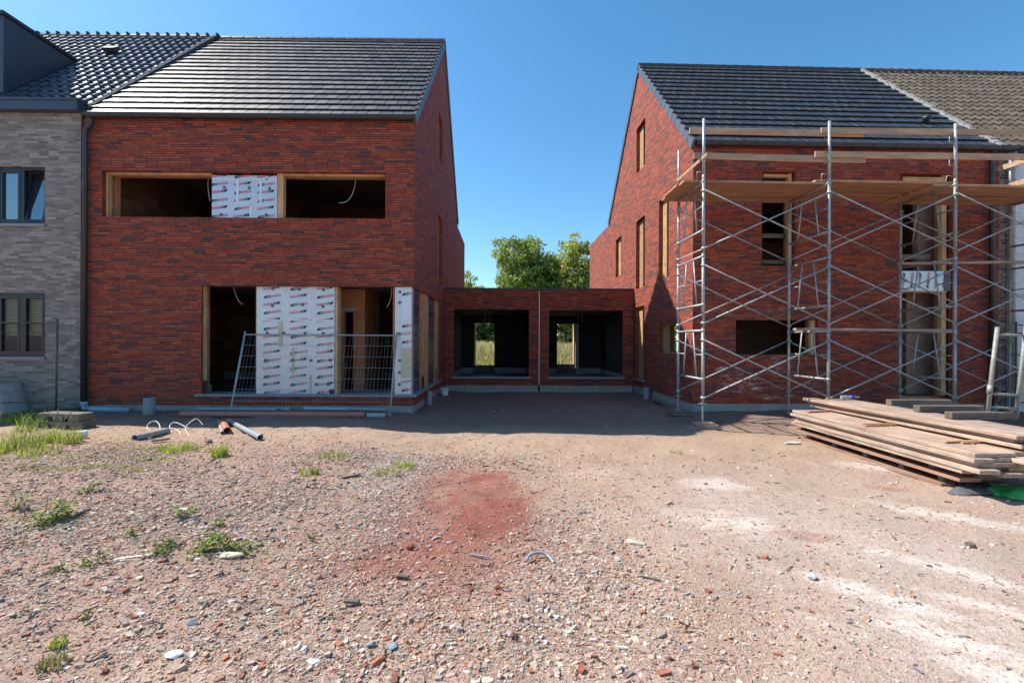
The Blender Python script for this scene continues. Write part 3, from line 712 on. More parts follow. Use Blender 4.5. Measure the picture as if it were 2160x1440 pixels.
mb.lathe([(.05, -.05), (.05, .06), (.09, .07), (.10, .10), (.08, .14), (.03, .16)], 14, vp); mb.build('roof_vent', M['anthracite'], rh, smooth=True)
mb = MB(); du2 = Q.front(2092, 600, -.08)[0]
mb.tube([(du2, -.10, 5.88), (du2, -.08, 5.75), (du2, -.08, .0)], .05, 12); mb.build('downpipe', M['anthracite'], rh, smooth=True)

# ------------------------------------------------------------------ GARAGES BETWEEN THE HOUSES
GY = 14.6
def garage(name, label, x0, x1, hole, dpx, left):
    g = thing(name, label, 'garage', ((x0+x1)/2, GY, 0)); c = (x0+x1)/2
    f = lambda a, b, d: (a-c, d, b)
    h = hole
    mb = MB(); shell(mb, f, [rect(x0, .1, x1, 3.16), rect(h[0], .31, h[2], h[3])], 0, .1); mb.build('front_wall', M['brick'], g)
    mb = MB(); fbox(mb, f, x0, 3.16, -.015, x1, 3.215, .3); mb.build('roof_trim', M['anthracite'], g)
    mb = MB(); fbox(mb, f, x0+.01, 2.55, .101, x1-.01, 3.05, 4.2); mb.build('roof', M['slab'], g)
    mb = MB(); fbox(mb, f, x0+.02, -.5, .02, x1-.02, .1, .3); mb.pieces('plinth', M['plinth'], g)
    dx0, dz0 = W.front(dpx[0], dpx[3], GY+4.0); dx1, dz1 = W.front(dpx[1], dpx[2], GY+4.0)
    iw0, iw1 = h[0]-.12, h[2]+.12
    mb = MB(); fbox(mb, f, iw0-.14, .1, .1, iw0, 2.548, 4.2); fbox(mb, f, iw1, .1, .1, iw1+.14, 2.548, 4.2)
    shell(mb, f, [[(iw0, .1), (dx0, .1), (dx0, dz1), (dx1, dz1), (dx1, .1), (iw1, .1), (iw1, 2.548), (iw0, 2.548)]], 4.0, 4.15); mb.pieces('inner_wall', M['black_block'], g)
    mb = MB(); fbox(mb, f, iw0, .2, 3.97, dx0-.02, .42, 3.998); fbox(mb, f, dx1+.02, .2, 3.97, iw1, .42, 3.998); fbox(mb, f, iw1-.02, .2, .4, iw1-.002, .42, 3.96); fbox(mb, f, iw0+.002, .2, .4, iw0+.02, .42, 3.96)
    mb.pieces('base_course', M['plinth'], g)
    mb = MB(); fbox(mb, f, iw0, -.1, .12, iw1, .2, 4.2); mb.build('floor', M['slab'], g)
    mb = MB(); fbox(mb, f, h[0]-.06, .31, -.06, h[2]+.06, .37, .18); mb.build('sill', M['bluestone'], g, bevel=.004)
    mb = MB(); fbox(mb, f, dx0, .2, 4.02, dx1, dz0, 4.15); mb.build('door_threshold', M['slab'], g)
    mb = MB()
    if left: fbox(mb, f, dx0, dz0, 4.0, dx0+.05, dz1, 4.3)
    else: fbox(mb, f, dx1-.05, dz0, 4.0, dx1, dz1, 4.3)
    mb.build('door_lining', M['wood'], g)
    if not left:
        mb = MB(); fbox(mb, f, dx1+.01, .42, 3.9, dx1+.14, dz1, 3.996); mb.build('block_jamb', M['concrete'], g)
    for k in (0, 1):
        x = dx0+(dx1-dx0)*(.62 if left else .95)+k*.17; hang_cable(g, [(x-c, 3., 2.55), (x-c-.02, 3., 2.4), (x-c-.05+.06*k, 3., 2.25)], .008)
    return g
gl = garage('brick_garage', 'low brick garage beside the shiny roofed house, rear doorway showing the meadow', -1.985, 1.03, pxr(W, 957, 653, 1116, 797, GY), (1000, 1043, 681, 770), True)
gr_ = garage('brick_garage', 'low brick garage beside the sunlit gable, tree trunks seen through its rear doorway', 1.05, 4.08, pxr(W, 1158, 655, 1314, 799, GY), (1175, 1213, 683, 768), False)
mb = MB(); mb.box((-.012, -.012, .1), (.012, .02, 3.12)); o = mb.build('joint_strip', M['white'], None, loc=(1.04, GY-.0, 0)); mark(o, 'thin white expansion strip running up the wall between the two garages', 'joint strip')

# ------------------------------------------------------------------ GREY NEIGHBOUR (left)
NO = (-9.0, 9.80, 0); N_ = Fr(NO, 0)
nh = thing('grey_brick_house', 'grey brick house at the left edge with dark dormer and glazed pantiles', 'house', NO)
nr = N_.front(170, 500)[0]
nw1 = pxr(N_, -11, 352, 95, 472); nw2 = pxr(N_, -14, 618, 95, 752)
mb = MB(); shell(mb, FF, [rect(-6, .0, nr, 6.35), rect(*nw1), rect(*nw2)], 0, .1); mb.build('front_wall', M['grey_brick'], nh)
mb = MB(); mb.box((nr-.1, .1, 0), (nr, 8.6, 6.3)); mb.box((nr, .06, 0), (.02, .12, 6.2)); mb.pieces('side_wall', M['brick'], nh)
mb = MB(); mb.box((-6, .02, -.4), (nr-.01, .1, 0)); mb.pieces('plinth', M['plinth'], nh)
mb = MB(); mb.box((-6, 3.0, 0), (nr-.1, 3.1, 6.2)); mb.box((-6, .5, 2.7), (nr-.1, 3., 2.9)); mb.box((-6, .3, 6.1), (nr-.1, 3., 6.2)); mb.pieces('inner_wall', M['room'], nh)
def casement(r, tilt, blinds):
    a0, b0, a1, b1 = r; mid = (a0+a1)/2
    o = MB(); t = .06
    fbox(o, FF, a0, b0, .05, a1, b0+t, .13); fbox(o, FF, a0, b1-t, .05, a1, b1, .13); fbox(o, FF, a0, b0+t, .05, a0+t, b1-t, .13); fbox(o, FF, a1-t, b0+t, .05, a1, b1-t, .13); fbox(o, FF, mid-.04, b0+t, .05, mid+.04, b1-t, .13)
    win = o.build('window', M['navy_frame'], nh)
    for k, (p, q) in enumerate(((a0+t, mid-.04), (mid+.04, a1-t))):
        ang = R(9) if (tilt and k) else 0
        T = lambda a, b, d: (a, d+math.sin(ang)*(b-b0-t)*1., b0+t+(b-b0-t)*math.cos(ang))
        m = MB(); s = .05; z0, z1 = b0+t+.002, b1-t-.002; p += .002; q -= .002
        for rc in ((p, z0, q, z0+s), (p, z1-s, q, z1), (p, z0+s, p+s, z1-s), (q-s, z0+s, q, z1-s)): fbox(m, T, rc[0], rc[1], .045, rc[2], rc[3], .12)
        m.build('sash', M['navy_frame'], win)
        m = MB(); fbox(m, T, p+s, z0+s, .08, q-s, z1-s, .09); m.build('pane', M['glass'] if not blinds else M['glass_thin'], win)
    m = MB(); fbox(m, FF, a0-.03, b0-.06, -.05, a1+.03, b0-.001, .05); m.build('sill', M['bluestone'], nh)
    if blinds:
        m = MB(); z = b1-.1
        while z > b0+.42:
            m.box((a0+.08, .17, z), (a1-.08, .20, z+.022)); z -= .042
        m.build('blinds', M['blind'], win)
        m = MB(); m.box((mid+.26, .3, b0+.2), (mid+.36, .36, b0+.3)); m.build('flower', M['red_ink'], win); m = MB(); m.box((a0, .28, b0-.02), (a1, .5, b0+.03)); m.box((mid+.2, .3, b0+.031), (mid+.42, .4, b0+.08)); m.build('window_board', M['white'], win)
    else:
        m = MB(); m.box((a0-.1, .5, b0-.1), (a1+.1, .52, b1+.1)); m.build('curtain', M['curtain'], win)
t = NT('thin_window_glass'); M['glass_thin'] = t.out((.02, .03, .04), .03, 0, 1.)
tr = t.n('ShaderNodeBsdfTransparent'); mx = t.n('ShaderNodeMixShader', i={0: .14}); t.t.links.new(tr.outputs[0], mx.inputs[1]); t.t.links.new(t.p.outputs[0], mx.inputs[2]); t.t.links.new(mx.outputs[0], t.t.nodes['Material Output'].inputs[0])
casement(nw1, True, False); casement(nw2, False, True)
bx0 = N_.front(162, 230, -.16)[0]
mb = MB(); mb.box((-6, -.16, 6.32), (bx0, .1, 6.51)); mb.box((-6, -.18, 6.511), (bx0+.02, .1, 6.56)); mb.box((bx0, .02, 6.30), (.1, .1, 6.45)); mb.build('box_gutter', M['navy'], nh)
NEV = (-.0, 6.30-.0); NRG = (4.43, 10.84)
pantiles(nh, M['pan_black'], -6.4, .0, (.02, 6.29), NRG, .245, .335, .055)
e, d, n, Ls = slope((.02, 6.29), NRG)
mb = MB()
for s in (0, 1):
    u = (-6.4, .0)[s]
mb.add([e+d*s+n*h+Vector((u, 0, 0)) for u in (-6.4, .0) for s in (.1, Ls) for h in (-.15, -.03)], [(0, 1, 3, 2), (4, 6, 7, 5), (0, 4, 5, 1), (2, 3, 7, 6), (0, 2, 6, 4), (1, 5, 7, 3)])
e2, d2, n2, Ls2 = slope((8.9, 6.29), NRG)
mb.add([e2+d2*s+n2*h+Vector((u, 0, 0)) for u in (-6.4, .0) for s in (.1, Ls2) for h in (-.15, .03)], [(0, 1, 3, 2), (4, 6, 7, 5), (0, 4, 5, 1), (2, 3, 7, 6), (0, 2, 6, 4), (1, 5, 7, 3)])
mb.pieces('roof_deck', M['grey_wood'], nh)
mb = MB()
for i in range(21):
    u = -6.4+i*.305; mb.tube([(u, 4.43, 10.86), (u+.30, 4.43, 10.87)], [.085, .095], 10); mb.box((u+.27, 4.36, 10.94), (u+.33, 4.5, 10.99))
mb.build('ridge_tiles', M['pan_black'], nh)
mb = MB(); mb.add([e+d*s+n*h+Vector((u, 0, 0)) for u in (-.10, .07) for s in (0, Ls) for h in (.03, .075)], [(0, 1, 3, 2), (4, 6, 7, 5), (0, 4, 5, 1), (2, 3, 7, 6), (0, 2, 6, 4), (1, 5, 7, 3)])
k = 0
while k*.335 < Ls-.2:
    s = k*.335; mb.add([e+d*q+n*h+Vector((u, 0, 0)) for u in (-.105, .02) for q in (s, s+.3) for h in (.06, .105)], [(0, 1, 3, 2), (4, 6, 7, 5), (0, 4, 5, 1), (2, 3, 7, 6), (0, 2, 6, 4), (1, 5, 7, 3)]); k += 1
mb.build('flashing', M['lead'], nh)
vu = N_.front(235, 118, 3.1)[0]; vp = e+d*(4.55)+Vector((vu, 0, 0))
mb = MB(); mb.add([vp+Vector((x, 0, 0))+d*s+n*h for x in (-.16, .16) for s, h in ((-.12, .20), (.14, .17), (.14, .10), (-.12, .10))], [(0, 1, 2, 3), (4, 7, 6, 5), (0, 4, 5, 1), (1, 5, 6, 2), (2, 6, 7, 3), (3, 7, 4, 0)]); mb.cyl(vp+n*.02, vp+n*.12, .07, n=12)
mb.build('roof_vent', M['anthracite'], nh)
dxr = -11.6-NO[0]
mb = MB(); mb.box((-5.5, .80, 6.6), (dxr, 2.75, 8.95)); dm = mb.build('dormer', M['navy'], nh)
mb = MB(); mb.box((-5.56, .74, 8.951), (dxr+.05, 2.75, 9.03)); mb.build('dormer_trim', M['anthracite'], dm)

# ------------------------------------------------------------------ OLD WHITE NEIGHBOUR (right)
oh = thing('white_house', 'white painted house at the right edge under a weathered brown pantile roof', 'house', Q.o+Matrix.Rotation(RT, 3, 'Z') @ Vector((RW+.03, 0, 0)), RT)
su = Q.front(2128, 600)[0]-RW-.03
mb = MB(); mb.box((0, .03, -.3), (su, .3, 5.9)); mb.build('brick_pier', M['old_brick'], oh)
mb = MB(); mb.box((su, .0, -.3), (6, .3, 5.9)); mb.build('front_wall', M['white_brick'], oh)
mb = MB(); mb.box((.1, 7.6, -.3), (6, 7.8, 5.9)); mb.box((5.9, .31, -.3), (6, 7.59, 5.9)); mb.pieces('rear_wall', M['old_brick'], oh)
pantiles(oh, M['pan_brown'], .02, 6.2, (-.06, 5.97), (4.0, 10.1), .225, .33, .045)
e, d, n, Ls = slope((-.06, 5.97), (4.0, 10.1)); e2, d2, n2, Ls2 = slope((8.06, 5.97), (4.0, 10.1))
mb = MB()
for (ee, dd, nn, q) in ((e, d, n, -.03), (e2, d2, n2, .03)):
    mb.add([ee+dd*s+nn*h+Vector((u, 0, 0)) for u in (.0, 6.2) for s in (.1, Ls) for h in (-.15, q)], [(0, 1, 3, 2), (4, 6, 7, 5), (0, 4, 5, 1), (2, 3, 7, 6), (0, 2, 6, 4), (1, 5, 7, 3)])
mb.pieces('roof_deck', M['grey_wood'], oh)
mb = MB()
for i in range(20): mb.tube([(.02+i*.31, 4.0, 10.10), (.02+i*.31+.31, 4.0, 10.115)], [.10, .11], 10)
mb.build('ridge_tiles', M['pan_brown'], oh)
gutter(oh, su+.05, 6.1, -.1, 5.92, mat=M['lead'])
mb = MB(); zu = Q.front(2137, 500, -.07)[0]-RW-.03; mb.tube([(zu, -.1, 5.86), (zu, -.07, 5.7), (zu, -.07, .0)], .045, 12); mb.build('downpipe', M['galv'], oh, smooth=True)

# ------------------------------------------------------------------ SCAFFOLD
RM = Matrix.Rotation(RT, 3, 'Z')
def qw(u, v, z): return Q.o+RM @ Vector((u, v, z))
VF, VR = -1.62, -.43
UA, UB, UC = (Q.front(x, 700, VF)[0] for x in (1483, 1748, 2014)); UD = 2*UC-UB
SO = Vector((UA, VF, -.08))
sc_ = thing('scaffold', 'galvanised tube scaffold with crossed braces standing before the right brick house', 'scaffold', qw(*SO), RT)
def sp(name, mb, mat, smooth=True): return mb.build(name, mat, sc_, smooth=smooth, fix=False, loc=-SO)
for fi, u in enumerate((UA, UB, UC, UD)):
    for li in range(3):
        z0 = .36+1.41*li; mb = MB()
        for v in (VF, VR):
            mb.cyl((u, v, z0), (u, v, z0+1.405), .028, n=10); mb.cyl((u, v, z0+1.37), (u, v, z0+1.405), .032, n=10)
        lo, hi = z0+.44, z0+1.36
        for z in (lo, hi): mb.cyl((u, VF, z), (u, VR, z), .022, n=8)
        w = VR-VF; a0, a1 = VF+w*.30, VF+w*.70; c0, c1 = VF+w*.36, VF+w*.64
        mb.cyl((u, a0, lo), (u, c0-.06, hi), .015, n=6) if False else None
        mb.cyl((u, VF+w*.24, lo), (u, VF+w*.36, hi), .014, n=6); mb.cyl((u, VR-w*.24, lo), (u, VR-w*.36, hi), .014, n=6)
        zm_ = (lo+hi)/2
        mb.cyl((u, VF, zm_), (u, VF+w*.30, zm_), .014, n=6); mb.cyl((u, VR, zm_), (u, VR-w*.30, zm_), .014, n=6)
        for v in (VF+.1, VR-.1): mb.cyl((u, v, lo), (u, v, lo-.06), .006, n=5)
        for v in (VF, VR):
            for zp in (z0+.09, z0+1.18): mb.cyl((u-.05, v, zp), (u+.05, v, zp), .008, n=5); mb.cyl((u, v, zp-.03), (u, v, zp+.03), .035, n=8); mb.box((u-.018, v-.06, zp-.018), (u+.018, v-.03, zp+.018))
            for zp in (lo, hi): mb.cyl((u, v, zp-.028), (u, v, zp+.028), .034, n=8)
        sp('frame', mb, M['galv_dirty'] if (fi == 2 and li == 2) or (fi == 3) else M['galv'])
    for v in (VF, VR):
        mb = MB(); zb = float(height(*qw(u, v, 0).xy))+(.115 if fi == 0 else .03)
        mb.cyl((u, v, zb+.012), (u, v, .40), .017, n=8)
        mb.box((u-.075, v-.075, zb), (u+.075, v+.075, zb+.012)); mb.cyl((u, v, .33), (u, v, .355), .04, n=10); mb.cyl((u-.09, v, .345), (u+.09, v, .345), .009, n=5)
        sp('jack_base', mb, M['galv_dirty'], False)
for bi, (a, b) in enumerate(((UA, UB), (UB, UC), (UC, UD))):
    for li in range(3):
        z0 = .36+1.41*li+.09; z1 = z0+1.09
        for v, o in ((VF, -.035), (VR, .035)):
            mb = MB()
            for (p, q, oo) in ((z0, z1, o), (z1, z0, o*1.6)):
                mb.cyl((a, v+oo, p), (b, v+oo, q), .0145, n=6)
            sp('cross_brace', mb, M['galv'])
for u in (UA, UB, UC, UD):
    mb = MB(); mb.tube([(u, VF, 4.59), (u, VF, 5.72)], .027, 10); mb.cyl((u, VF, 4.55), (u, VF, 4.66), .029, n=10)
    for z in (5.0, 5.46):
        mb.tube([(u+.0, VF+.02, z-.05), (u-.03, VF+.09, z-.05), (u-.03, VF+.09, z+.06)], .007, 5)
    mb.tube([(u, VF, 4.70), (u-.10, VF+.06, 4.74), (u-.06, VF+.16, 4.54)], .008, 5)
    sp('guard_post', mb, M['galv'])
mb = MB(); mb.tube([(UA, VR, 4.59), (UA, VR, 5.62)], .0235, 10); sp('guard_post', mb, M['galv'])
mb = MB(); mb.tube([(UD, VR, 4.59), (UD, VR, 5.62)], .0235, 10); sp('guard_post', mb, M['galv'])
def gboard(x0, y0, x1, y1, v, h=.115, t=.032, name='guard_board'):
    ua, za = Q.front(x0, y0, v); ub, zb_ = Q.front(x1, y1, v); mb = MB()
    vs = [(u, vv, z+dz) for u, z in ((ua, za), (ub, zb_)) for vv in (v, v+t) for dz in (-h/2, h/2)]
    mb.add(vs, [(0, 1, 3, 2), (4, 6, 7, 5), (0, 4, 5, 1), (2, 3, 7, 6), (0, 2, 6, 4), (1, 5, 7, 3)])
    o = mb.build(name, M['board'], sc_, loc=-SO, bevel=.003); return o
gboard(1455, 275, 1822, 282, VF+.08); gboard(1733, 275, 2290, 280, VF+.04)
gboard(1464, 328, 1827, 337, VF+.08); gboard(1720, 325, 2290, 333, VF+.04)
mb = MB()      # side rail at the open end, tied between the two end posts
for z, ov in ((4.95, .25),):
    fbox(mb, lambda a, b, d: (a, b, d), UA-.03, VF-.18, z, UA-.06+.05, VR+.02, z+.06)
sp('side_rail', mb, M['board'], False)
for z in (4.9, 5.35):
    mb = MB(); fbox(mb, lambda a, b, d: (a, b, d), UD-.07, VF-.1, z, UD-.035, VR+.2, z+.11); sp('side_rail', mb, M['board'], False)

def plank(name, label, cat, c, ln, w=.225, t=.045, rz=0., mat='plank', group=None, tilt=0., bev=.004, roll=0.):
    mb = MB().box((-ln/2, -w/2, -t/2), (ln/2, w/2, t/2)); o = mb.build(name, M[mat], None, bevel=bev)
    o.location = c; o.rotation_euler = (roll, tilt, rz); return mark(o, label, cat, group)
bays = [('left bay', UA-.33, UB+.14), ('middle bay', UB-.18, UC+.10), ('right bay', UC-.32, UD+.2)]
ordw = ['first', 'second', 'third', 'fourth', 'fifth']; rr = random.Random(9)
for bi, (bn, a, b) in enumerate(bays):
    for k in range(5):
        v = VF+.08+.115+k*.243; z = 4.565+(.047 if bi == 1 else 0)+rr.uniform(0, .008)
        j0, j1 = rr.uniform(-.06, .06), rr.uniform(-.05, .05)
        plank('deck_plank', f'{ordw[k]} plank from the street in the scaffold deck, {bn}', 'plank', qw((a+b+j0+j1)/2, v, z), b-a+j1-j0, .230, .042, RT, 'plank_far', 'planks of the scaffold deck')
def rail(label, x0, y0, x1, y1, v, h=.05, t=.11):
    ua, za = Q.front(x0, y0, v); ub, zb_ = Q.front(x1, y1, v)
    plank('long_board', label, 'board', qw((ua+ub)/2, v, (za+zb_)/2), ub-ua, t, h, RT, 'plank', None, -math.atan2(zb_-za, ub-ua))
rail('long board lying low on the scaffold rungs before the ground floor window', 1676, 694.5, 2012, 697, -.98)
rail('long board lying on scaffold rungs above the printed spandrel board', 1898, 556.5, 2230, 552, -1.15)
# bearing blocks under the feet at the corner
p = qw(UA, VF, 0); gz_ = float(height(p.x, p.y))
plank('sole_board', 'longest and lowest wooden board under the front corner foot of scaffold', 'board', (p.x, p.y, gz_+.02), .62, .24, .042, RT+.05, 'plank')
plank('sole_board', 'short pale board on top under the front corner foot of scaffold', 'board', (p.x+.02, p.y+.02, gz_+.092), .36, .2, .042, RT-.08, 'plank')
plank('sole_board', 'middle board between two others under the front corner foot of scaffold', 'board', (p.x+.07, p.y-.03, gz_+.056), .42, .18, .03, RT+.12, 'plank')
p = qw(UA, VR, 0); gz_ = float(height(p.x, p.y))
for k, (s, nm) in enumerate(((.52, 'lowest'), (.45, 'middle'), (.38, 'topmost'))):
    plank('sole_board', f'{nm} of three shaded boards under the rear corner foot of scaffold', 'board', (p.x+.04-.03*k, p.y-.04, gz_+.02+.038*k), s, .22, .034, RT-.1+.05*k, 'grey_wood')
a = G(1378, 846); b = G(1452, 874)
plank('loose_board', 'long loose board lying along the plinth of the sunlit gable', 'board', ((a.x+b.x)/2, (a.y+b.y)/2, (a.z+b.z)/2+.035), (a-b).length, .14, .035, math.atan2(b.y-a.y, b.x-a.x), 'grey_wood')

# ------------------------------------------------------------------ TIMBER PILE
rr = random.Random(21)
X0 = 4.98
gp = float(height(5.5, 6.2))
for k in range(2):
    plank('base_board', ('brown base board lying on the ground under the left edge of the timber pile', 'brown base board lying on the ground under the middle of the timber pile')[k], 'board', (X0+.09+k*.62, 6.42, gp+.022), 2.55, .16, .045, math.pi/2-.015, 'plank_old', 'boards at the bottom of the timber pile')
yb = (7.55, 6.95, 6.35, 5.75, 5.22)
nb = ['far end', 'second from the far end', 'middle', 'second from the near end', 'near end']
for i, y in enumerate(yb):
    plank('bearer', f'lower bearer under the timber pile, {nb[i]}', 'bearer', (X0+.52, y+.03, gp+.085), .92, .075, .08, .06, 'grey_wood', 'lower bearers of the timber pile')
for k in range(4):
    plank('timber_plank', f'{("left edge", "second from the left", "third from the left", "fourth from the left")[k]} plank of the lowest row of the timber pile', 'plank', (X0+.10+k*.25, 6.50+rr.uniform(-.08, .08), gp+.149), 3.0+rr.uniform(-.1, .1), .24, .046, math.pi/2+rr.uniform(-.01, .01), 'plank_old', 'scaffold planks in the timber pile')
for i, y in enumerate(yb):
    plank('bearer', f'upper bearer under the timber pile, {nb[i]}', 'bearer', (X0+.50, y+.12, gp+.207), .92, .075, .066, .03, 'grey_wood', 'upper bearers of the timber pile')
zz = gp+.242; layer = ['bottom', 'second', 'middle', 'fourth', 'top']; colw = ['left edge', 'second', 'third', 'fourth', 'fifth']
for i in range(5):
    for k in range(5):
        j = rr.uniform(-.09, .09)+(.0, -.05, -.09, -.12, -.02)[i]
        plank('timber_plank', f'{colw[k]} plank across in the {layer[i]} layer of the lower timber stack', 'plank', (X0+.05+.03*(i == 4)+k*.235+rr.uniform(-.016, .016)+(0, -.04, .025, -.015, .03)[i], 6.3+j, zz+.0225+i*.0475+rr.uniform(0, .002)), 3.02+rr.uniform(-.10, .08), .222, .043, math.pi/2+rr.uniform(-.011, .011), 'plank', 'scaffold planks in the timber pile')
zt_ = zz+5*.0475+.002
plank('batten', 'brown batten under the far end of the upper timber stack', 'batten', (5.32, 7.62, zt_+.012), .62, .05, .022, .28, 'plank_far')
plank('batten', 'thin yellowish batten lying alone halfway along the lower timber stack', 'batten', (5.25, 6.33, zt_+.012), .50, .035, .02, .15, 'plank_far')
plank('batten', 'thin batten tucked just behind the one halfway along the timber stack', 'batten', (5.27, 6.42, zt_+.012), .46, .03, .02, .13, 'plank_far')
plank('batten', 'longer of two thin battens at the near end of the lower timber stack', 'batten', (5.33, 5.29, zt_+.012), .42, .035, .02, .15, 'plank_far')
plank('batten', 'shorter of two thin battens at the near end of the lower timber stack', 'batten', (5.46, 5.25, zt_+.012), .36, .03, .02, .17, 'plank_far')
zu_ = zt_+.024
for i in range(3):
    for k in range(3):
        plank('timber_plank', f'{colw[k]} plank across in the {("bottom", "middle", "top")[i]} layer of the upper timber stack', 'plank', (5.60+k*.235+(0, .02, -.03)[i]+rr.uniform(-.014, .014), 6.46+rr.uniform(-.10, .10)+(.0, .08, .03)[i], zu_+.0225+i*.048), 3.3+rr.uniform(-.06, .06), .226, .045, math.pi/2+.035+rr.uniform(-.012, .012), 'plank', 'scaffold planks in the timber pile')
zb2 = zu_+3*.048
def beam(label, x0, x1, yb_):
    y = (1.5-zb2)*960/(yb_-720.5); a = W.front(x0, 700, y)[0]; b = W.front(x1, 700, y)[0]
    plank('timber_beam', label, 'beam', ((a+b)/2, y+.06, zb2+.047), b-a, .11, .092, .02, 'grey_wood', 'weathered beams on the timber pile', bev=.008)
beam('weathered square beam across the timber pile, farthest of three', 1880, 2011, 854)
beam('weathered square beam across the timber pile, middle of three', 1940, 2079, 868)
beam('weathered square beam across the timber pile, nearest of three', 2008, 2153, 883)
# spare scaffold frame standing on the pile
y = 6.0; A = lambda x, yy, d=y: Vector((W.front(x, yy, d)[0], d, W.front(x, yy, d)[1]))
f0 = A(2083, 862); zf = zb2+.004; f0.z = zf
sf = thing('spare_scaffold_frame', 'spare steel scaffold frame leaning upright on the timber pile', 'scaffold frame', f0)
def rel(p): return p-f0
g0 = A(2143, 866); g0.z = zf
mb = MB(); mb.tube([rel(f0), rel(A(2093, 780)), rel(A(2104, 690))], .0245, 10); mb.cyl(rel(A(2087, 830)), rel(A(2089, 812)), .031, n=10); mb.build('upright', M['galv_dirty'], sf, smooth=True, fix=False)
mb = MB(); mb.tube([rel(g0), rel(A(2156, 770)), rel(A(2166, 680))], .0245, 10); mb.build('upright', M['galv_dirty'], sf, smooth=True, fix=False)
mb = MB(); mb.cyl(rel(A(2087, 830)), rel(A(2148, 833)), .018, n=8); mb.cyl(rel(A(2085, 858)), rel(A(2143, 862)), .018, n=8); mb.cyl(rel(A(2102, 705)), rel(A(2164, 707)), .018, n=8); mb.pieces('crossbar', M['galv_dirty'], sf, smooth=True, fix=False)
# water bottle lying on the pile
bp = Vector((W.front(1790, 830, 8.0)[0], 7.98, zb2+.036))
bt = thing('water_bottle', 'clear plastic water bottle with blue label lying on the timber pile', 'bottle', bp, .12)
mb = MB().lathe([(.02, -.16), (.033, -.155), (.035, -.1), (.031, -.05), (.035, 0), (.035, .07), (.026, .12), (.012, .145), (.012, .16)], 14)
mb.v = [(z, x, yv) for x, yv, z in mb.v]; mb.build('body', M['clear'], bt, smooth=True)
mb = MB().cyl((.02, 0, 0), (.085, 0, 0), .0362, n=14); mb.build('label', M['blue_label'], bt, smooth=True)
mb = MB().cyl((.158, 0, 0), (.185, 0, 0), .015, n=12); mb.build('cap', M['white'], bt)
# green bag and tarpaulin by the near end of the pile
def crumple(name, label, cat, c, size, mat, seed, group=None, sub=3, amp=.35):
    bm = bmesh.new(); bmesh.ops.create_icosphere(bm, subdivisions=sub, radius=1); r_ = random.Random(seed)
    ph = [(r_.uniform(1.5, 5), r_.uniform(0, 6), Vector((r_.gauss(0, 1), r_.gauss(0, 1), r_.gauss(0, 1))).normalized()) for _ in range(7)]
    for v in bm.verts:
        k = 1+amp*sum(math.sin(v.co.dot(d_)*f_+p_) for f_, p_, d_ in ph)/3
        q = v.co*k; v.co = (q.x*size[0], q.y*size[1], max(q.z, -.15)*size[2])
    me = bpy.data.meshes.new(name); bm.to_mesh(me); bm.free(); me.materials.append(M[mat])
    o = bpy.data.objects.new(name, me); COL.objects.link(o); o.location = c; return mark(o, label, cat, group)
p = Vector((5.43, 4.80, gp)); crumple('plastic_bag', 'crumpled green plastic bag lying at the near end of timber pile', 'bag', p+Vector((0, 0, .025)), (.22, .12, .10), 'green_bag', 5)
p = Vector((5.16, 4.92, gp)); crumple('tarpaulin', 'dark grey crumpled sheet tucked under the near end of timber pile', 'sheet', p+Vector((0, 0, .015)), (.24, .14, .055), 'grey_bag', 8)
a, b = G(2066, 1014), G(2112, 1034); plank('white_strip', 'white plastic strip beside the dark sheet near the timber pile', 'strip', (a+b)/2+Vector((0, 0, .03)), .30, .03, .02, math.atan2(b.y-a.y, b.x-a.x), 'white')
a, b = G(2112, 1046), G(2162, 1034); plank('loose_stick', 'grey stick in front of the green plastic bag', 'stick', (a+b)/2+Vector((0, 0, .03)), .36, .04, .03, math.atan2(b.y-a.y, b.x-a.x), 'grey_wood')

# ------------------------------------------------------------------ FENCE PANELS
def fence(label, bl, br, tl, tr, mats, nv, nh_, ext=.0, feet=.12, group=None):
    bl, br, tl, tr = map(Vector, (bl, br, tl, tr)); t_ = thing('site_fence', label, 'fence panel', bl, 0, group)
    B = lambda s, q: (bl*(1-s)+br*s)*(1-q)+(tl*(1-s)+tr*s)*q-bl
    MB().cyl(B(0, 0), B(0, 1.02), .02, n=10).build('post', mats, t_, smooth=True, fix=False)
    MB().cyl(B(1, 0), B(1, 1.02), .02, n=10).build('post', mats, t_, smooth=True, fix=False)
    MB().cyl(B(0, .98), B(1, .98), .015, n=8).build('rail', mats, t_, smooth=True, fix=False)
    MB().cyl(B(0, feet), B(1, feet), .013, n=8).build('rail', mats, t_, smooth=True, fix=False)
    mb = MB()
    for i in range(1, nv): mb.cyl(B(i/nv, feet), B(i/nv+.004*math.sin(i*2.), .98), .0013, n=4, caps=False)
    for i in range(1, nh_): mb.cyl(B(0, feet+(.98-feet)*i/nh_), B(1, feet+(.98-feet)*i/nh_), .0027, n=4, caps=False)
    mb.build('wire_mesh', mats, t_, fix=False); return t_
bl, br = G(484, 880), G(822, 882)
tl = Vector((W.front(517, 702, 9.70)[0], 9.70, W.front(517, 702, 9.70)[1])); tr = Vector((W.front(837, 704, 9.70)[0], 9.70, W.front(837, 704, 9.70)[1]))
fence('steel mesh fence panel leaning against the boarded ground floor opening', bl, br, tl, tr, M['fence'], 42, 7, feet=.05)
a = Vector((W.front(118, 860, 9.35)[0], 9.35, 0)); b = Vector((a.x-3.4, 9.30, 0))
fence('dark mesh fence panel standing before the grey brick house', b, a, b+Vector((0, 0, 1.88)), a+Vector((0, .02, 1.88)), M['fence_dark'], 44, 8)
a = qw(Q.front(2143, 800, -.35)[0], -.35, -.05); b = qw(Q.front(2143, 800, -.35)[0]+3.3, -.3, -.05)
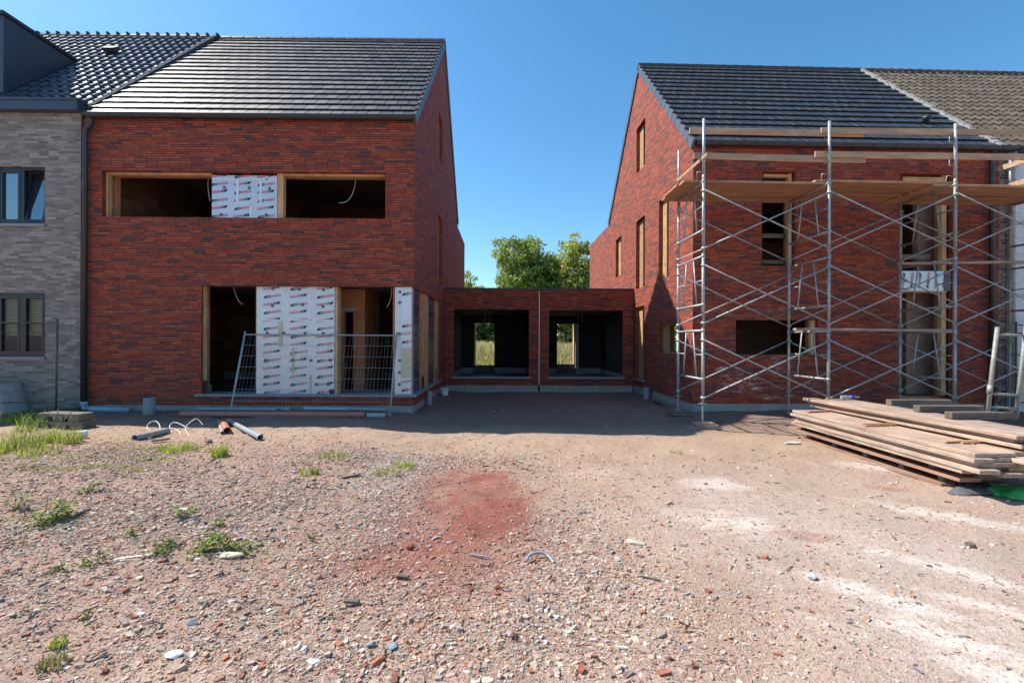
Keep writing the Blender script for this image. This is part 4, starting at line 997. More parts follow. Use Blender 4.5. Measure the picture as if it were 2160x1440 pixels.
fence('dark mesh fence panel standing before the white painted house', a, b, a+Vector((0, 0, 2.)), b+Vector((0, 0, 2.)), M['fence_dark'], 40, 8)

# ------------------------------------------------------------------ PIPES, BLOCKS AND OTHER LOOSE THINGS
def loose_pipe(label, p0, p1, r, mat, name='pipe', lift=None, group=None, t=.005, extra=None):
    p0 = Vector(p0); p1 = Vector(p1); c = (p0+p1)/2
    mb = MB().pipe(p0-c, p1-c, r, t, 18)
    o = mb.build(name, M[mat], None, smooth=False, fix=False, loc=c); return mark(o, label, 'pipe', group)
U = Vector((0, 0, 1))
a, b = G(381, 879), G(770, 880); loose_pipe('long red brown plastic pipe lying along the plinth of the brick house', a+U*.055, b+U*.055, .055, 'red_pipe')
a, b = G(772, 880), G(812, 881); loose_pipe('short beige pipe at the end of the long red brown one', a+U*.045, b+U*.05, .046, 'concrete')
a, b = G(412, 871), G(586, 872); a.z += .035; b.z += .035; loose_pipe('pale grey pipe behind the left half of the red brown pipe', a+U*.05, b+U*.05, .036, 'grey_pipe')
a, b = G(588, 871), G(615, 872); a.z += .035; b.z += .035; loose_pipe('short thicker grey collar pipe behind the red brown pipe', a+U*.05, b+U*.05, .042, 'grey_pipe')
a, b = G(641, 870), G(735, 871); a.z += .035; b.z += .035; loose_pipe('blue pipe lying behind the red brown pipe under the leaning fence', a+U*.05, b+U*.05, .036, 'blue_pipe')
a, b = G(734, 871), G(816, 873); a.z += .035; b.z += .035; loose_pipe('whitish grey pipe to the right of the blue one behind the fence', a+U*.055, b+U*.055, .042, 'grey_pipe')
a, b = G(284, 929), G(355, 913); loose_pipe('grey pipe with open end half in the sun near the white cable', a+U*.042, b+U*.042, .042, 'grey_pipe')
a, b = G(462, 891), G(469, 916); loose_pipe('thin dark grey pipe beside the short red brown pipe', a+U*.028, b+U*.028, .026, 'grey_pipe')
a, b = G(470, 897), G(479, 915); loose_pipe('short wide red brown pipe showing its open end', a+U*.056, b+U*.056, .056, 'red_pipe', t=.008)
a, b = G(482, 892), G(549, 928); loose_pipe('long grey pipe pointing out of the shade towards the gravel', a+U*.042, b+U*.042, .04, 'grey_pipe')
a, b = G(508, 903), G(552, 922); loose_pipe('slim pale pipe tucked behind the long grey one', a+U*.03, b+U*.03, .025, 'grey_pipe')
a = G(315, 873); loose_pipe('wide grey pipe stub standing upright before the plinth', a-U*.1, a+U*.33, .105, 'grey_pipe', name='standing_pipe')
a = Vector((-1.90, 11.2, float(height(-1.9, 11.2)))); loose_pipe('grey pipe stub standing by the corner opening of the left house', a-U*.1, a+U*.34, .075, 'grey_pipe', name='standing_pipe')
a = G(1364, 842); loose_pipe('grey pipe stub standing at the foot of the sunlit gable', a-U*.1, a+U*.34, .085, 'grey_pipe', name='standing_pipe')
a = G(163, 926); b = a+Vector((.05, .10, .01)); loose_pipe('white pipe end lying among the grass', a+U*.06, b+U*.06, .055, 'white')
# cable loops
def spline(P_, n=8):
    P_ = [Vector(p) for p in P_]; out = []
    for i in range(len(P_)-1):
        p0 = P_[max(0, i-1)]; p1 = P_[i]; p2 = P_[i+1]; p3 = P_[min(len(P_)-1, i+2)]
        for k in range(n):
            s = k/n; out.append(.5*((2*p1)+(p2-p0)*s+(2*p0-5*p1+4*p2-p3)*s*s+(3*p1-p0-3*p2+p3)*s**3))
    return out+[P_[-1]]
def cable(label, base, pts, r=.007):
    """a springy cable: (px, py, depth) points hanging in the air over the ground"""
    P_ = [Vector((W.front(x, y, d)[0], d, W.front(x, y, d)[1])) for x, y, d in pts]; c = P_[0]
    o = MB().tube([p-c for p in spline(P_)], r, 6).build('cable', M['cable'], None, smooth=True, loc=c); return mark(o, label, 'cable', 'loose white cables')
cable('white cable springing up in a round loop over the grey pipe', 0, [(331, 919, 7.55), (317, 909, 7.6), (310, 900, 7.7), (316, 891, 7.75), (328, 888, 7.8), (336, 895, 7.7), (338, 908, 7.55), (335, 916, 7.5), (326, 922, 7.45), (312, 917, 7.5), (340, 915, 7.5), (352, 905, 7.6), (364, 903, 7.6), (376, 908, 7.55), (381, 916, 7.45)])
cable('white cable curving to the right of the round loop', 0, [(372, 919, 7.5), (361, 907, 7.7), (358, 898, 7.8), (363, 892, 7.9), (372, 891, 7.9), (384, 896, 7.85), (394, 901, 7.8), (415, 908, 7.8), (438, 909, 7.9), (450, 901, 8.0)])
cable('white cable standing in a tall bow nearest the short pipes', 0, [(404, 925, 7.3), (396, 914, 7.45), (391, 905, 7.6), (394, 897, 7.75), (404, 888, 7.9), (413, 883, 7.95), (420, 886, 7.95), (428, 896, 7.9)])
# fence feet
def foot(label, c, rz):
    mb = MB(); a, b, h, s = .40, .125, .125, .075
    mb.box((-a, -b, s), (a, b, h)); mb.box((-a, -b, 0), (-a+.2, b, s)); mb.box((a-.2, -b, 0), (a, b, s)); mb.box((-.1, -b, 0), (.1, b, s))
    for x in (-.3, -.1, .1, .3): mb.box((x-.04, -.05, h), (x+.04, .05, h+.004))
    o = mb.build('footing_block', M['foot'], None, loc=c, rz=rz); return mark(o, label, 'fence foot', 'stacked fence feet')
p = G(124, 905); foot('brown fence foot block lying underneath another beside the grass', p+Vector((.02, .12, 0)), -.08); foot('brown fence foot block on top of another, holes on its top', p+Vector((-.02, .14, .131)), -.14)
p = G(-22, 868); o = MB().lathe([(.60, 0), (.56, .2), (.47, .60), (.40, .60), (.40, .5), (.44, .1)], 32).build('concrete_ring', M['concrete'], None, smooth=False, loc=p+U*-.01); mark(o, 'tapered concrete ring standing at the left edge before the fence', 'concrete ring')
p = G(938, 834)
o = MB().lathe([(.09, 0), (.12, .19), (.13, .2), (.115, .2), (.085, .015)], 16).build('bucket', M['white'], None, smooth=False, loc=p+U*.01); mark(o, 'small white bucket on the soil by the corner of the left house', 'bucket')
def stone(label, px_, py_, sz, col, seed, name='stone', rz=0.):
    bm = bmesh.new(); bmesh.ops.create_icosphere(bm, subdivisions=2, radius=1); r_ = random.Random(seed)
    pl = [(Vector((r_.gauss(0, 1), r_.gauss(0, 1), r_.gauss(0, 1))).normalized(), r_.uniform(.55, .85)) for _ in range(9)]
    for v in bm.verts:
        for n_, d_ in pl:
            q = v.co.dot(n_)
            if q > d_: v.co -= n_*(q-d_)
        v.co = (v.co.x*sz[0], v.co.y*sz[1], v.co.z*sz[2])
    me = bpy.data.meshes.new(name); bm.to_mesh(me); bm.free()
    key = 'st%.2f%.2f%.2f' % col
    if key not in M: M[key] = simple('stone_%d' % len(M), col, .85, 0, .25, 40, .4)
    me.materials.append(M[key]); o = bpy.data.objects.new(name, me); COL.objects.link(o)
    o.location = G(px_, py_)+U*sz[2]*.5; o.rotation_euler = (0, 0, rz); return mark(o, label, 'stone')
PALE, WHT, BRK, GRY, SLT = (.42, .38, .31), (.62, .61, .58), (.42, .13, .06), (.26, .25, .25), (.20, .24, .32)
stone('largest pale flat stone right of the red dust patch', 1341, 1146, (.085, .06, .02), PALE, 1, rz=-.6)
stone('grey white stone on the chalky ground, right of centre', 1712, 1219, (.035, .03, .025), WHT, 2)
stone('white chip low on the bare ground right of centre', 1311, 1366, (.038, .014, .008), WHT, 3, rz=-.2)
stone('white pointed stone chip in the gravel at the bottom middle', 985, 1419, (.026, .012, .01), WHT, 4, rz=-.7)
stone('dark brown lump on the chalky ground at the right', 2047, 1152, (.05, .035, .03), (.14, .10, .08), 5)
stone('big grey stone in the gravel at the bottom', 784, 1362, (.036, .026, .02), GRY, 6)
stone('bluish slate stone among the bottom gravel', 830, 1365, (.034, .028, .015), SLT, 7)
stone('white stone at the bottom left of the gravel', 661, 1398, (.036, .028, .016), WHT, 8)
stone('orange brick shard lying flat in the bottom gravel', 797, 1397, (.042, .022, .018), BRK, 9, rz=.5)
stone('dark red stone at the lower edge of the red dust patch', 866, 1156, (.05, .04, .028), (.22, .06, .035), 10)
stone('red stone lying on the soil before the gravel by the grass', 440, 934, (.06, .045, .04), (.20, .12, .12), 11)
stone('grey green flat stone at the left among gravel', 405, 1316, (.036, .026, .02), GRY, 12)
stone('white triangular chip in the left gravel', 296, 1297, (.03, .02, .012), WHT, 13)
def stick(label, x0, y0, x1, y1, w, t, mat, name='stick', cat='stick'):
    a, b = G(x0, y0), G(x1, y1); plank(name, label, cat, (a+b)/2+U*(t/2+.008), (b-a).length, w, t, math.atan2(b.y-a.y, b.x-a.x), mat, bev=.002)
stick('long thin stick lying on the chalk dust before the timber pile', 1770, 966, 1945, 1000, .025, .015, 'board')
stick('small pale stick in the gravel above the red patch', 1080-360, 1010, 760, 1004, .03, .02, 'grey_wood')
stick('short brown wood piece in gravel below the red patch', 727, 1273, 757, 1274, .03, .02, 'grey_wood', 'wood_piece', 'wood piece')
stick('short grey wood piece at the left end of bottom gravel', 838, 1220, 862, 1222, .03, .02, 'grey_wood', 'wood_piece', 'wood piece')
stick('dark twig on bare ground left of the chalk streaks', 1352, 1218, 1394, 1227, .012, .01, 'grey_wood')
stick('pale turquoise plastic strip across the gravel among weeds', 228, 1183, 322, 1172, .02, .006, 'white', 'plastic_strip', 'strip')
stick('brown branch lying beside the weeds at the left', 150, 1094, 188, 1077, .03, .02, 'grey_wood')
stick('pale wooden lath on the gravel left of centre', 362, 1017, 390, 1015, .03, .012, 'board', 'lath', 'lath')
stick('pale wooden lath lying farther left on the gravel', 183, 1024, 216, 1019, .03, .012, 'board', 'lath', 'lath')
stick('dark wooden offcut on the shaded soil by the pipes', 320, 932, 358, 928, .05, .025, 'grey_wood', 'offcut', 'offcut')
stick('grey strip on the red dust patch', 992, 1172, 1034, 1178, .012, .01, 'grey_pipe', 'strip', 'strip')
a = G(1110, 1188); pts = [(0, 0, .02), (.03, .05, .04), (.10, .07, .05), (.16, .05, .04), (.20, -.03, .02)]
o = MB().tube(spline(pts), .011, 7).build('hose_piece', M['grey_pipe'], None, smooth=True, loc=a); mark(o, 'bent piece of grey hose in the gravel near the red patch', 'hose')
p = G(1672, 936); crumple('paper_scrap', 'crumpled whitish paper scrap on the ground left of the timber pile', 'paper', p+U*.01, (.13, .05, .03), 'white', 3)
p = G(485, 1173); crumple('plastic_scrap', 'pale yellowish plastic scrap below the weeds in the gravel', 'scrap', p+U*.005, (.07, .04, .02), 'foam', 4)
p = G(370, 1382); crumple('plaster_scrap', 'pale greenish plaster scrap in the bottom left gravel', 'scrap', p+U*.005, (.05, .03, .014), 'tape', 6)
p = G(1025, 1436); crumple('yellow_scrap', 'yellow scrap at the bottom edge of the gravel', 'scrap', p+U*.005, (.035, .02, .012), 'foam', 7)

# ------------------------------------------------------------------ GROUND
def axis(a, b, step, far, grow=1.25):
    m = list(np.arange(a, b+step/2, step)); s = step; lo = [a]; hi = [b]
    while lo[-1] > -far: s *= grow; lo.append(lo[-1]-s)
    s = step
    while hi[-1] < far: s *= grow; hi.append(hi[-1]+s)
    return np.array(lo[:0:-1]+m+hi[1:])
gx = axis(-9, 9, .045, 900, 1.22); gy = axis(1.3, 10.2, .04, 900, 1.22)
XX, YY = np.meshgrid(gx, gy); ZZ = height(XX, YY)
near = np.exp(-np.maximum(0, np.abs(XX)-9)/2)*np.exp(-np.maximum(0, YY-10)/3)*np.exp(-np.maximum(0, 1-YY)/3)
def vnoise(X, Y, sc, seed):
    r_ = np.random.default_rng(seed); T = r_.random((256, 256)); x = X*sc; y = Y*sc
    i = np.floor(x).astype(int); j = np.floor(y).astype(int); u = x-i; v = y-j; u = u*u*(3-2*u); v = v*v*(3-2*v)
    g = lambda a, b: T[a % 256, b % 256]
    return (g(i, j)*(1-u)+g(i+1, j)*u)*(1-v)+(g(i, j+1)*(1-u)+g(i+1, j+1)*u)*v
rough_k = .35+.65/(1+np.exp((XX-.4)*3))
ZZ = ZZ+near*rough_k*(.030*(vnoise(XX, YY, 2.3, 1)-.5)+.022*(vnoise(XX, YY, 6, 2)-.5)+.014*(vnoise(XX, YY, 15, 3)-.5))
def hz(x, y):
    """height with the fine bumps, for things lying on the soil"""
    x = np.asarray(x, float); y = np.asarray(y, float); k = .35+.65/(1+np.exp((x-.4)*3))
    return height(x, y)+k*(.030*(vnoise(x, y, 2.3, 1)-.5)+.022*(vnoise(x, y, 6, 2)-.5)+.014*(vnoise(x, y, 15, 3)-.5))
ny, nx = XX.shape; idx = np.arange(ny*nx).reshape(ny, nx)
F4 = np.stack([idx[:-1, :-1], idx[:-1, 1:], idx[1:, 1:], idx[1:, :-1]], -1).reshape(-1, 4)
t = NT('building_plot_soil'); v = t.obj(); s = t.sep(v)
def blob(px_, py_, rx, ry, ang=0., wob=.5, ns=2.5, e0=.55, e1=1.15):
    """soft edged patch with a ragged outline, 1 inside"""
    c = G(px_, py_); dx_ = t.math('SUBTRACT', s[0], c.x); dy_ = t.math('SUBTRACT', s[1], c.y); ca, sa = math.cos(ang), math.sin(ang)
    a = t.math('ADD', t.math('MULTIPLY', dx_, ca/rx), t.math('MULTIPLY', dy_, sa/rx)); b = t.math('ADD', t.math('MULTIPLY', dx_, -sa/ry), t.math('MULTIPLY', dy_, ca/ry))
    d_ = t.math('SQRT', t.math('ADD', t.math('MULTIPLY', a, a), t.math('MULTIPLY', b, b)))
    nn_ = t.noise(v, ns, 5, .62)
    return t.math('SUBTRACT', 1., t.ss(t.math('ADD', d_, t.math('MULTIPLY', t.math('SUBTRACT', nn_, .5), wob*2)), e0, e1))
n1 = t.noise(v, .7, 5, .6); n2 = t.noise(v, 3.3, 5, .65); n3 = t.noise(v, 38, 4, .7); n4 = t.noise(v, 11, 4, .6)
n0 = t.noise(v, .33, 4, .6); n5 = t.noise(v, 1.7, 6, .7)
c = t.mix(t.ss(n1, .35, .65), (.40, .295, .235), (.325, .228, .182))
c = t.mix(t.math('MULTIPLY', t.ss(n2, .45, .68), .7), c, (.33, .215, .172))
c = t.mix(t.math('MULTIPLY', t.ss(n5, .52, .36), .55), c, (.45, .355, .29))
c = t.mix(t.math('MULTIPLY', t.ss(n0, .5, .62), .35), c, (.345, .28, .24))
# yellower sand near the shade, greyer further right, pinker at the left
c = t.mix(t.math('MULTIPLY', t.ss(s[1], 5.6, 7.2), .5), c, (.38, .285, .20))
c = t.mix(t.math('MULTIPLY', t.math('MULTIPLY', t.ss(s[0], -.8, -2.4), t.ss(s[1], 7.2, 6.4)), .5), c, (.345, .222, .182))
c = t.mix(t.math('MULTIPLY', t.math('MULTIPLY', t.ss(s[0], .8, 2.4), t.ss(s[1], 6.6, 5.4)), .45), c, (.385, .315, .268))
c = t.mix(t.math('MULTIPLY', t.ss(t.noise(v, 5.2, 5, .7), .56, .7), .5), c, (.25, .175, .14))
# shade before the houses, painted as darker soil towards the walls
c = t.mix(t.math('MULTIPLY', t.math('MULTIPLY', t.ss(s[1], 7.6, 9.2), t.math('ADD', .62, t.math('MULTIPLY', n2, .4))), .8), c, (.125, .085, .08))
# chalk and lime dust
chalk = None
for (a, b, rx, ry, an, k) in ((1500, 1020, .42, .32, 0., 1.), (1555, 1105, .75, .3, -.55, .75), (1480, 1040, .7, .5, -.3, .4), (1850, 985, 1.0, .34, -.3, .8), (2020, 1090, 1.1, .24, -.75, .8), (1950, 1000, .6, .2, -.3, .5),
        (1870, 1260, .62, .13, -.68, 1.), (1990, 1345, .5, .15, -.7, 1.), (2090, 1420, .4, .13, -.7, .9), (2000, 1200, .8, .12, -.75, .8), (2120, 1290, .6, .13, -.7, .9), (2130, 1110, .5, .14, -.5, .8), (1600, 1200, .5, .25, -.7, .4), (1780, 1330, .45, .14, -.7, .45), (1210, 1240, .13, .1, 0., .8), (1190, 1255, .16, .12, .3, .5), (400, 990, .4, .14, .3, .5), (1130, 960, .35, .7, 0, .25)):
    m = t.math('MULTIPLY', blob(a, b, rx*1.1, ry*1.25, an, .7, 2.6, .0, 1.3), k); chalk = m if chalk is None else t.math('MAXIMUM', chalk, m)
rot = t.n('ShaderNodeMapping', i={'Rotation': (0, 0, .72), 'Scale': (2.2, 14., 1.)}); t.t.links.new(v, rot.inputs['Vector'])
st = t.noise(rot.outputs[0], 1.3, 5, .65)
cf = t.math('ADD', t.math('ADD', t.math('MULTIPLY', st, .55), t.math('MULTIPLY', n5, .42)), t.math('MULTIPLY', n3, .16))
cf = t.math('ADD', chalk, t.math('MULTIPLY', t.math('SUBTRACT', cf, .58), 2.3))
chalk = t.math('MULTIPLY', t.math('ADD', t.math('MULTIPLY', t.ss(cf, .25, .95), .62), t.math('MULTIPLY', chalk, .35)), t.ss(chalk, .02, .55))
haze = t.math('MAXIMUM', blob(1780, 1130, 2.0, 1.15, -.45, .8, 1.4, .1, 1.2), blob(2010, 1330, 1.0, .8, -.6, .8, 1.6, .1, 1.2))
c = t.mix(t.math('MULTIPLY', t.math('MULTIPLY', haze, t.ss(t.math('ADD', t.math('MULTIPLY', n5, .6), t.math('MULTIPLY', st, .4)), .30, .66)), .72), c, (.50, .455, .425))
c = t.mix(t.math('MULTIPLY', chalk, .85), c, (.57, .525, .495))
# brick dust
red = t.math('MAXIMUM', blob(1005, 1070, .60, 1.7, .04, .95, 2.6), t.math('MULTIPLY', blob(915, 1120, .66, .85, .3, .95, 3.1), .95))
red = t.math('MULTIPLY', red, t.math('ADD', .74, t.math('MULTIPLY', t.ss(n5, .35, .6), .3)), clamp=True)
red = t.math('MAXIMUM', red, t.math('MULTIPLY', blob(1000, 1060, .8, 1.9, .1, .8, 2.6), .45))
red = t.math('MAXIMUM', red, t.math('MULTIPLY', blob(850, 1185, .75, .42, .2, .9, 2.8), .85))
red = t.math('MAXIMUM', red, t.math('MULTIPLY', blob(1690, 1130, .35, .12, -.3, .5, 3.), .4)); red = t.math('MAXIMUM', red, t.math('MULTIPLY', blob(1875, 1030, .25, .1, -.3, .5, 3.), .45))
c = t.mix(t.math('MULTIPLY', red, t.math('ADD', .72, t.math('MULTIPLY', n2, .35)), clamp=True), c, (.235, .072, .054))
# green film of seedlings
gr = None
for (a, b, rx, ry) in ((360, 948, .5, .22), (300, 970, .5, .15), (110, 990, .5, .18), (60, 955, .7, .4), (200, 985, .4, .1), (700, 965, .3, .1), (830, 985, .35, .14)):
    m = blob(a, b, rx, ry, .2, .6, 4.); gr = m if gr is None else t.math('MAXIMUM', gr, m)
c = t.mix(t.math('MULTIPLY', t.math('MULTIPLY', gr, t.ss(n4, .42, .6)), .55), c, (.22, .24, .06))
c = t.mix(t.ss(s[1], 19., 21.5), c, (.16, .18, .06))
# fine grit
vo = t.n('ShaderNodeTexVoronoi', i={'Scale': 85.}); t.t.links.new(v, vo.inputs['Vector'])
vo2 = t.n('ShaderNodeTexVoronoi', i={'Scale': 30.}); t.t.links.new(v, vo2.inputs['Vector'])
gc = t.sep(vo.outputs['Color']); grit = t.ramp(gc[0], [(0., (.12, .085, .07)), (.3, (.36, .28, .23)), (.55, (.42, .25, .18)), (.75, (.22, .2, .19)), (.92, (.6, .56, .5)), (1., (.38, .13, .07))])
gm = t.math('MULTIPLY', t.math('MULTIPLY', t.ss(vo.outputs['Distance'], .5, .3), t.math('GREATER_THAN', gc[1], .45)), .42)
gm = t.math('MULTIPLY', gm, t.math('SUBTRACT', 1., t.math('MULTIPLY', t.math('MAXIMUM', red, chalk), .65)))
fl = t.math('MULTIPLY', t.ss(vo2.outputs['Distance'], .24, .14), t.math('GREATER_THAN', t.sep(vo2.outputs['Color'])[0], .8))
c = t.mix(t.math('MULTIPLY', fl, .6), c, t.ramp(t.sep(vo2.outputs['Color'])[1], [(0., (.07, .05, .04)), (.6, (.12, .085, .07)), (1., (.3, .1, .06))]))
c = t.mix(t.math('MULTIPLY', gm, t.ss(s[1], 14., 8.)), c, grit)
k = t.n('ShaderNodeMapRange', i={0: n3, 1: .25, 2: .75, 3: .74, 4: 1.24}).outputs[0]
c = t.mix(1., c, t.n('ShaderNodeCombineColor', i={0: k, 1: k, 2: k}).outputs[0], 'MULTIPLY')
wv = t.n('ShaderNodeTexWave', wave_type='BANDS', bands_direction='Y', i={'Scale': 7., 'Distortion': 5., 'Detail': 2., 'Detail Scale': 1.2}); t.t.links.new(v, wv.inputs['Vector'])
tyre = t.math('MULTIPLY', t.math('MULTIPLY', wv.outputs['Fac'], t.ss(t.noise(v, 1.9, 2), .45, .62)), t.math('MULTIPLY', red, .8))
n3 = t.math('ADD', n3, t.math('MULTIPLY', tyre, 1.1))
hh = t.math('ADD', t.math('ADD', t.math('MULTIPLY', n3, .55), t.math('MULTIPLY', t.math('MULTIPLY', t.ss(vo.outputs['Distance'], .6, .1), t.math('GREATER_THAN', gc[1], .55)), .2)), t.math('MULTIPLY', n4, .9))
hh = t.math('MULTIPLY', hh, t.math('SUBTRACT', 1., t.math('MULTIPLY', chalk, .55)))
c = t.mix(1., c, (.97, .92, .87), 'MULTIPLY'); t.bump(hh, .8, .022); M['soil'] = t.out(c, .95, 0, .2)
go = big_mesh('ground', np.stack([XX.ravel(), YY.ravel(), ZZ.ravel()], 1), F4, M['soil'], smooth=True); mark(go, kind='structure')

# ------------------------------------------------------------------ RUBBLE (uncountable stones)
def region(x, y):
    """how thick the gravel lies"""
    n = vnoise(x, y, 1.3, 21)*.6+vnoise(x, y, 3.1, 22)*.4
    left = 1/(1+np.exp((x-(.75-.05*y))*4)); front_ = 1/(1+np.exp((y-6.4)*4))
    band = np.exp(-(((x+1.25)+(y-5.4)*.35)/.45)**2)*(y > 3.6)*(y < 6.6)
    low = np.exp(-((y-2.7)/.7)**2)*np.exp(-((x+.1)/1.25)**2)
    d = left*front_*(.24+.85*np.clip((n-.42)*3.2, 0, 1))+.9*band+.9*low+.05*front_+.05
    redp = np.exp(-(((x+.38)/.74)**2+((y-4.45)/1.55)**2)**2); d = d*(1-.95*redp)
    return np.clip(d, 0, 1.2)*(1/(1+np.exp((y-7.2)*2.5))*.95+.05)
PAL = np.array([(.40, .33, .275), (.45, .36, .30), (.34, .27, .235), (.42, .29, .24), (.5, .44, .38), (.27, .25, .245), (.33, .32, .31), (.37, .145, .085), (.30, .09, .06), (.44, .24, .14), (.2, .07, .055), (.66, .62, .57), (.2, .23, .29), (.14, .12, .11), (.55, .42, .2)])
PW = np.array([19, 18, 12, 16, 11, 3.5, 3, 5.5, 4, 3, 1.5, 4., 1., 1.2, .3]); PW = PW/PW.sum()
def stones(n, lo, hi, power, xr, yr, dens_pow=1.):
    out = []
    while sum(len(o) for o in out) < n:
        y = np.sqrt(rng.random(n*2)*(yr[1]**2-yr[0]**2)+yr[0]**2); x = (rng.random(n*2)*2-1)*(1.22*y+.5)
        ok = (rng.random(n*2) < region(x, y)**dens_pow*(1-.6/(1+np.exp(-(x-1.5)*3)))) & (x > xr[0]) & (x < xr[1]) & (y < 9.6-.0*x); out.append(np.stack([x, y], 1)[ok])
    P_ = np.concatenate(out)[:n]; r_ = lo*(1-rng.random(n)*(1-(lo/hi)**power))**(-1/power)
    return P_, np.minimum(r_, hi)
def shade_stones(n):
    P_ = np.stack([rng.uniform(-7.5, 5.5, n*2), rng.uniform(7.4, 14.4, n*2)], 1); ok = (P_[:, 1] < 9.6) | ((P_[:, 0] > -1.8) & (P_[:, 0] < 3.9)); P_ = P_[ok][:n]
    return P_, rng.uniform(.006, .012, len(P_))*rng.choice([1, 1, 1, 1.8], len(P_))
sets = [stones(95000, .0038, .025, 2.4, (-10, 9), (1.5, 4.6)), stones(80000, .0058, .029, 2.5, (-10, 9), (2.2, 8.4)), stones(3600, .014, .038, 2.8, (-10, 9), (1.8, 6.4)), shade_stones(2200)]
PT = np.concatenate([a for a, b in sets]); RD = np.concatenate([b for a, b in sets]); n = len(PT)
base = np.array([(x, y, z) for x in (-1, 1) for y in (-1, 1) for z in (-1, 1)], float)
base = np.tile(base, (n, 1, 1)); jit = rng.normal(0, .27, (n, 8, 3)); base = base*.62+jit*.62
top = base[:, :, 2] > 0; base[:, :, :2] *= np.where(top, .78, 1.)[..., None]
sc3 = np.stack([rng.uniform(.75, 1.7, n), rng.uniform(.6, 1.1, n), rng.uniform(.30, .75, n)], 1)*RD[:, None]
base *= sc3[:, None, :]; ang = rng.random(n)*6.283; ca, sa = np.cos(ang), np.sin(ang); tl_ = rng.normal(0, .22, n)
X = base[..., 0]*ca[:, None]-base[..., 1]*sa[:, None]; Y = base[..., 0]*sa[:, None]+base[..., 1]*ca[:, None]; Z = base[..., 2]+X*tl_[:, None]
V = np.stack([X+PT[:, :1], Y+PT[:, 1:2], Z+(hz(PT[:, 0], PT[:, 1])+RD*.05)[:, None]], -1).reshape(-1, 3)
fq = np.array([(0, 1, 3, 2), (4, 6, 7, 5), (0, 4, 5, 1), (2, 3, 7, 6), (0, 2, 6, 4), (1, 5, 7, 3)])
ft = np.concatenate([fq[:, [0, 1, 2]], fq[:, [0, 2, 3]]])
Fs = (ft[None]+np.arange(n)[:, None, None]*8).reshape(-1, 3)
ci = rng.choice(len(PAL), n, p=PW); SOIL = np.array((.36, .27, .21)); PAL = PAL*.88+SOIL*.12
cc = np.array((.94, .90, .85))*PAL[ci]*rng.uniform(.75, 1.22, (n, 1))*rng.uniform(.95, 1.05, (n, 3))
rp = np.exp(-(((PT[:, 0]+.38)/.8)**2+((PT[:, 1]-4.4)/1.7)**2)**2)*.5; bd = (np.exp(-(((PT[:, 0]+1.25)+(PT[:, 1]-5.4)*.35)/.45)**2)*(PT[:, 1] > 3.6)*(PT[:, 1] < 6.6)*.55)[:, None]; cc = cc*(1-bd)+(cc*.5+np.array((.25, .23, .215)))*bd
cc = cc*(1-rp[:, None])+np.array((.28, .09, .06))*rp[:, None]
o = big_mesh('rubble', V, Fs, M['stone'], np.repeat(cc, 8, 0)); mark(o, 'brick and stone rubble strewn over the building plot', 'rubble', None, 'stuff')
# twigs and chips of wood
n = 1300; P_, r_ = stones(n, .02, .07, 2.2, (-8, 8), (1.8, 7.8), .35)
mb = MB()
for i in range(n):
    x, y = P_[i]; a = random.uniform(0, 6.28); l = r_[i]*.9; z = float(hz(x, y))+.006; w = random.uniform(.0015, .005); q = random.uniform(-.1, .1)
    cl = random.choice([(.12, .08, .055), (.3, .21, .13), (.42, .33, .24), (.08, .06, .05)])
    dx_, dy_ = math.cos(a)*l, math.sin(a)*l; mb.tube([(x-dx_, y-dy_, z), (x, y+l*q, z+.004), (x+dx_, y+dy_, z+.003)], w, 3, False, cl)
o = mb.build('twigs', M['stone'], None, fix=False); mark(o, 'dry twigs and splinters scattered over the building plot', 'twigs', None, 'stuff')

# ------------------------------------------------------------------ GRASS AND WEEDS
def blades(mb, c, n, h, spread, w, cols, lean=.5, seg=4, r_=random):
    for _ in range(n):
        a = r_.uniform(0, 6.283); d_ = spread*math.sqrt(r_.random()); x, y = c[0]+d_*math.cos(a), c[1]+d_*math.sin(a)
        z = float(hz(x, y))-.01-c[2]; hh_ = h*r_.uniform(.45, 1.1); b = r_.uniform(0, 6.283); le = lean*r_.uniform(.3, 1.3)*hh_; ww = w*r_.uniform(.6, 1.2)
        col = r_.choice(cols); k = r_.uniform(.8, 1.2); col = tuple(q*k for q in col)
        sx, sy = -math.sin(b)*ww, math.cos(b)*ww; vs = []
        for i in range(seg+1):
            s_ = i/seg; o_ = le*s_**2.0; zz_ = hh_*(s_-.32*s_**3*min(1.2, le/hh_+.2)); tw = (1-s_**1.5)
            vs += [(x-c[0]+math.cos(b)*o_+sx*tw, y-c[1]+math.sin(b)*o_+sy*tw, z+zz_), (x-c[0]+math.cos(b)*o_-sx*tw, y-c[1]+math.sin(b)*o_-sy*tw, z+zz_)]
        mb.add(vs, [(2*i, 2*i+1, 2*i+3, 2*i+2) for i in range(seg)], col)
GREENS = [(.33, .46, .05), (.25, .37, .04), (.42, .52, .08), (.38, .42, .07), (.48, .47, .13)]
DRY = [(.42, .35, .16), (.35, .30, .12), (.26, .28, .08)]
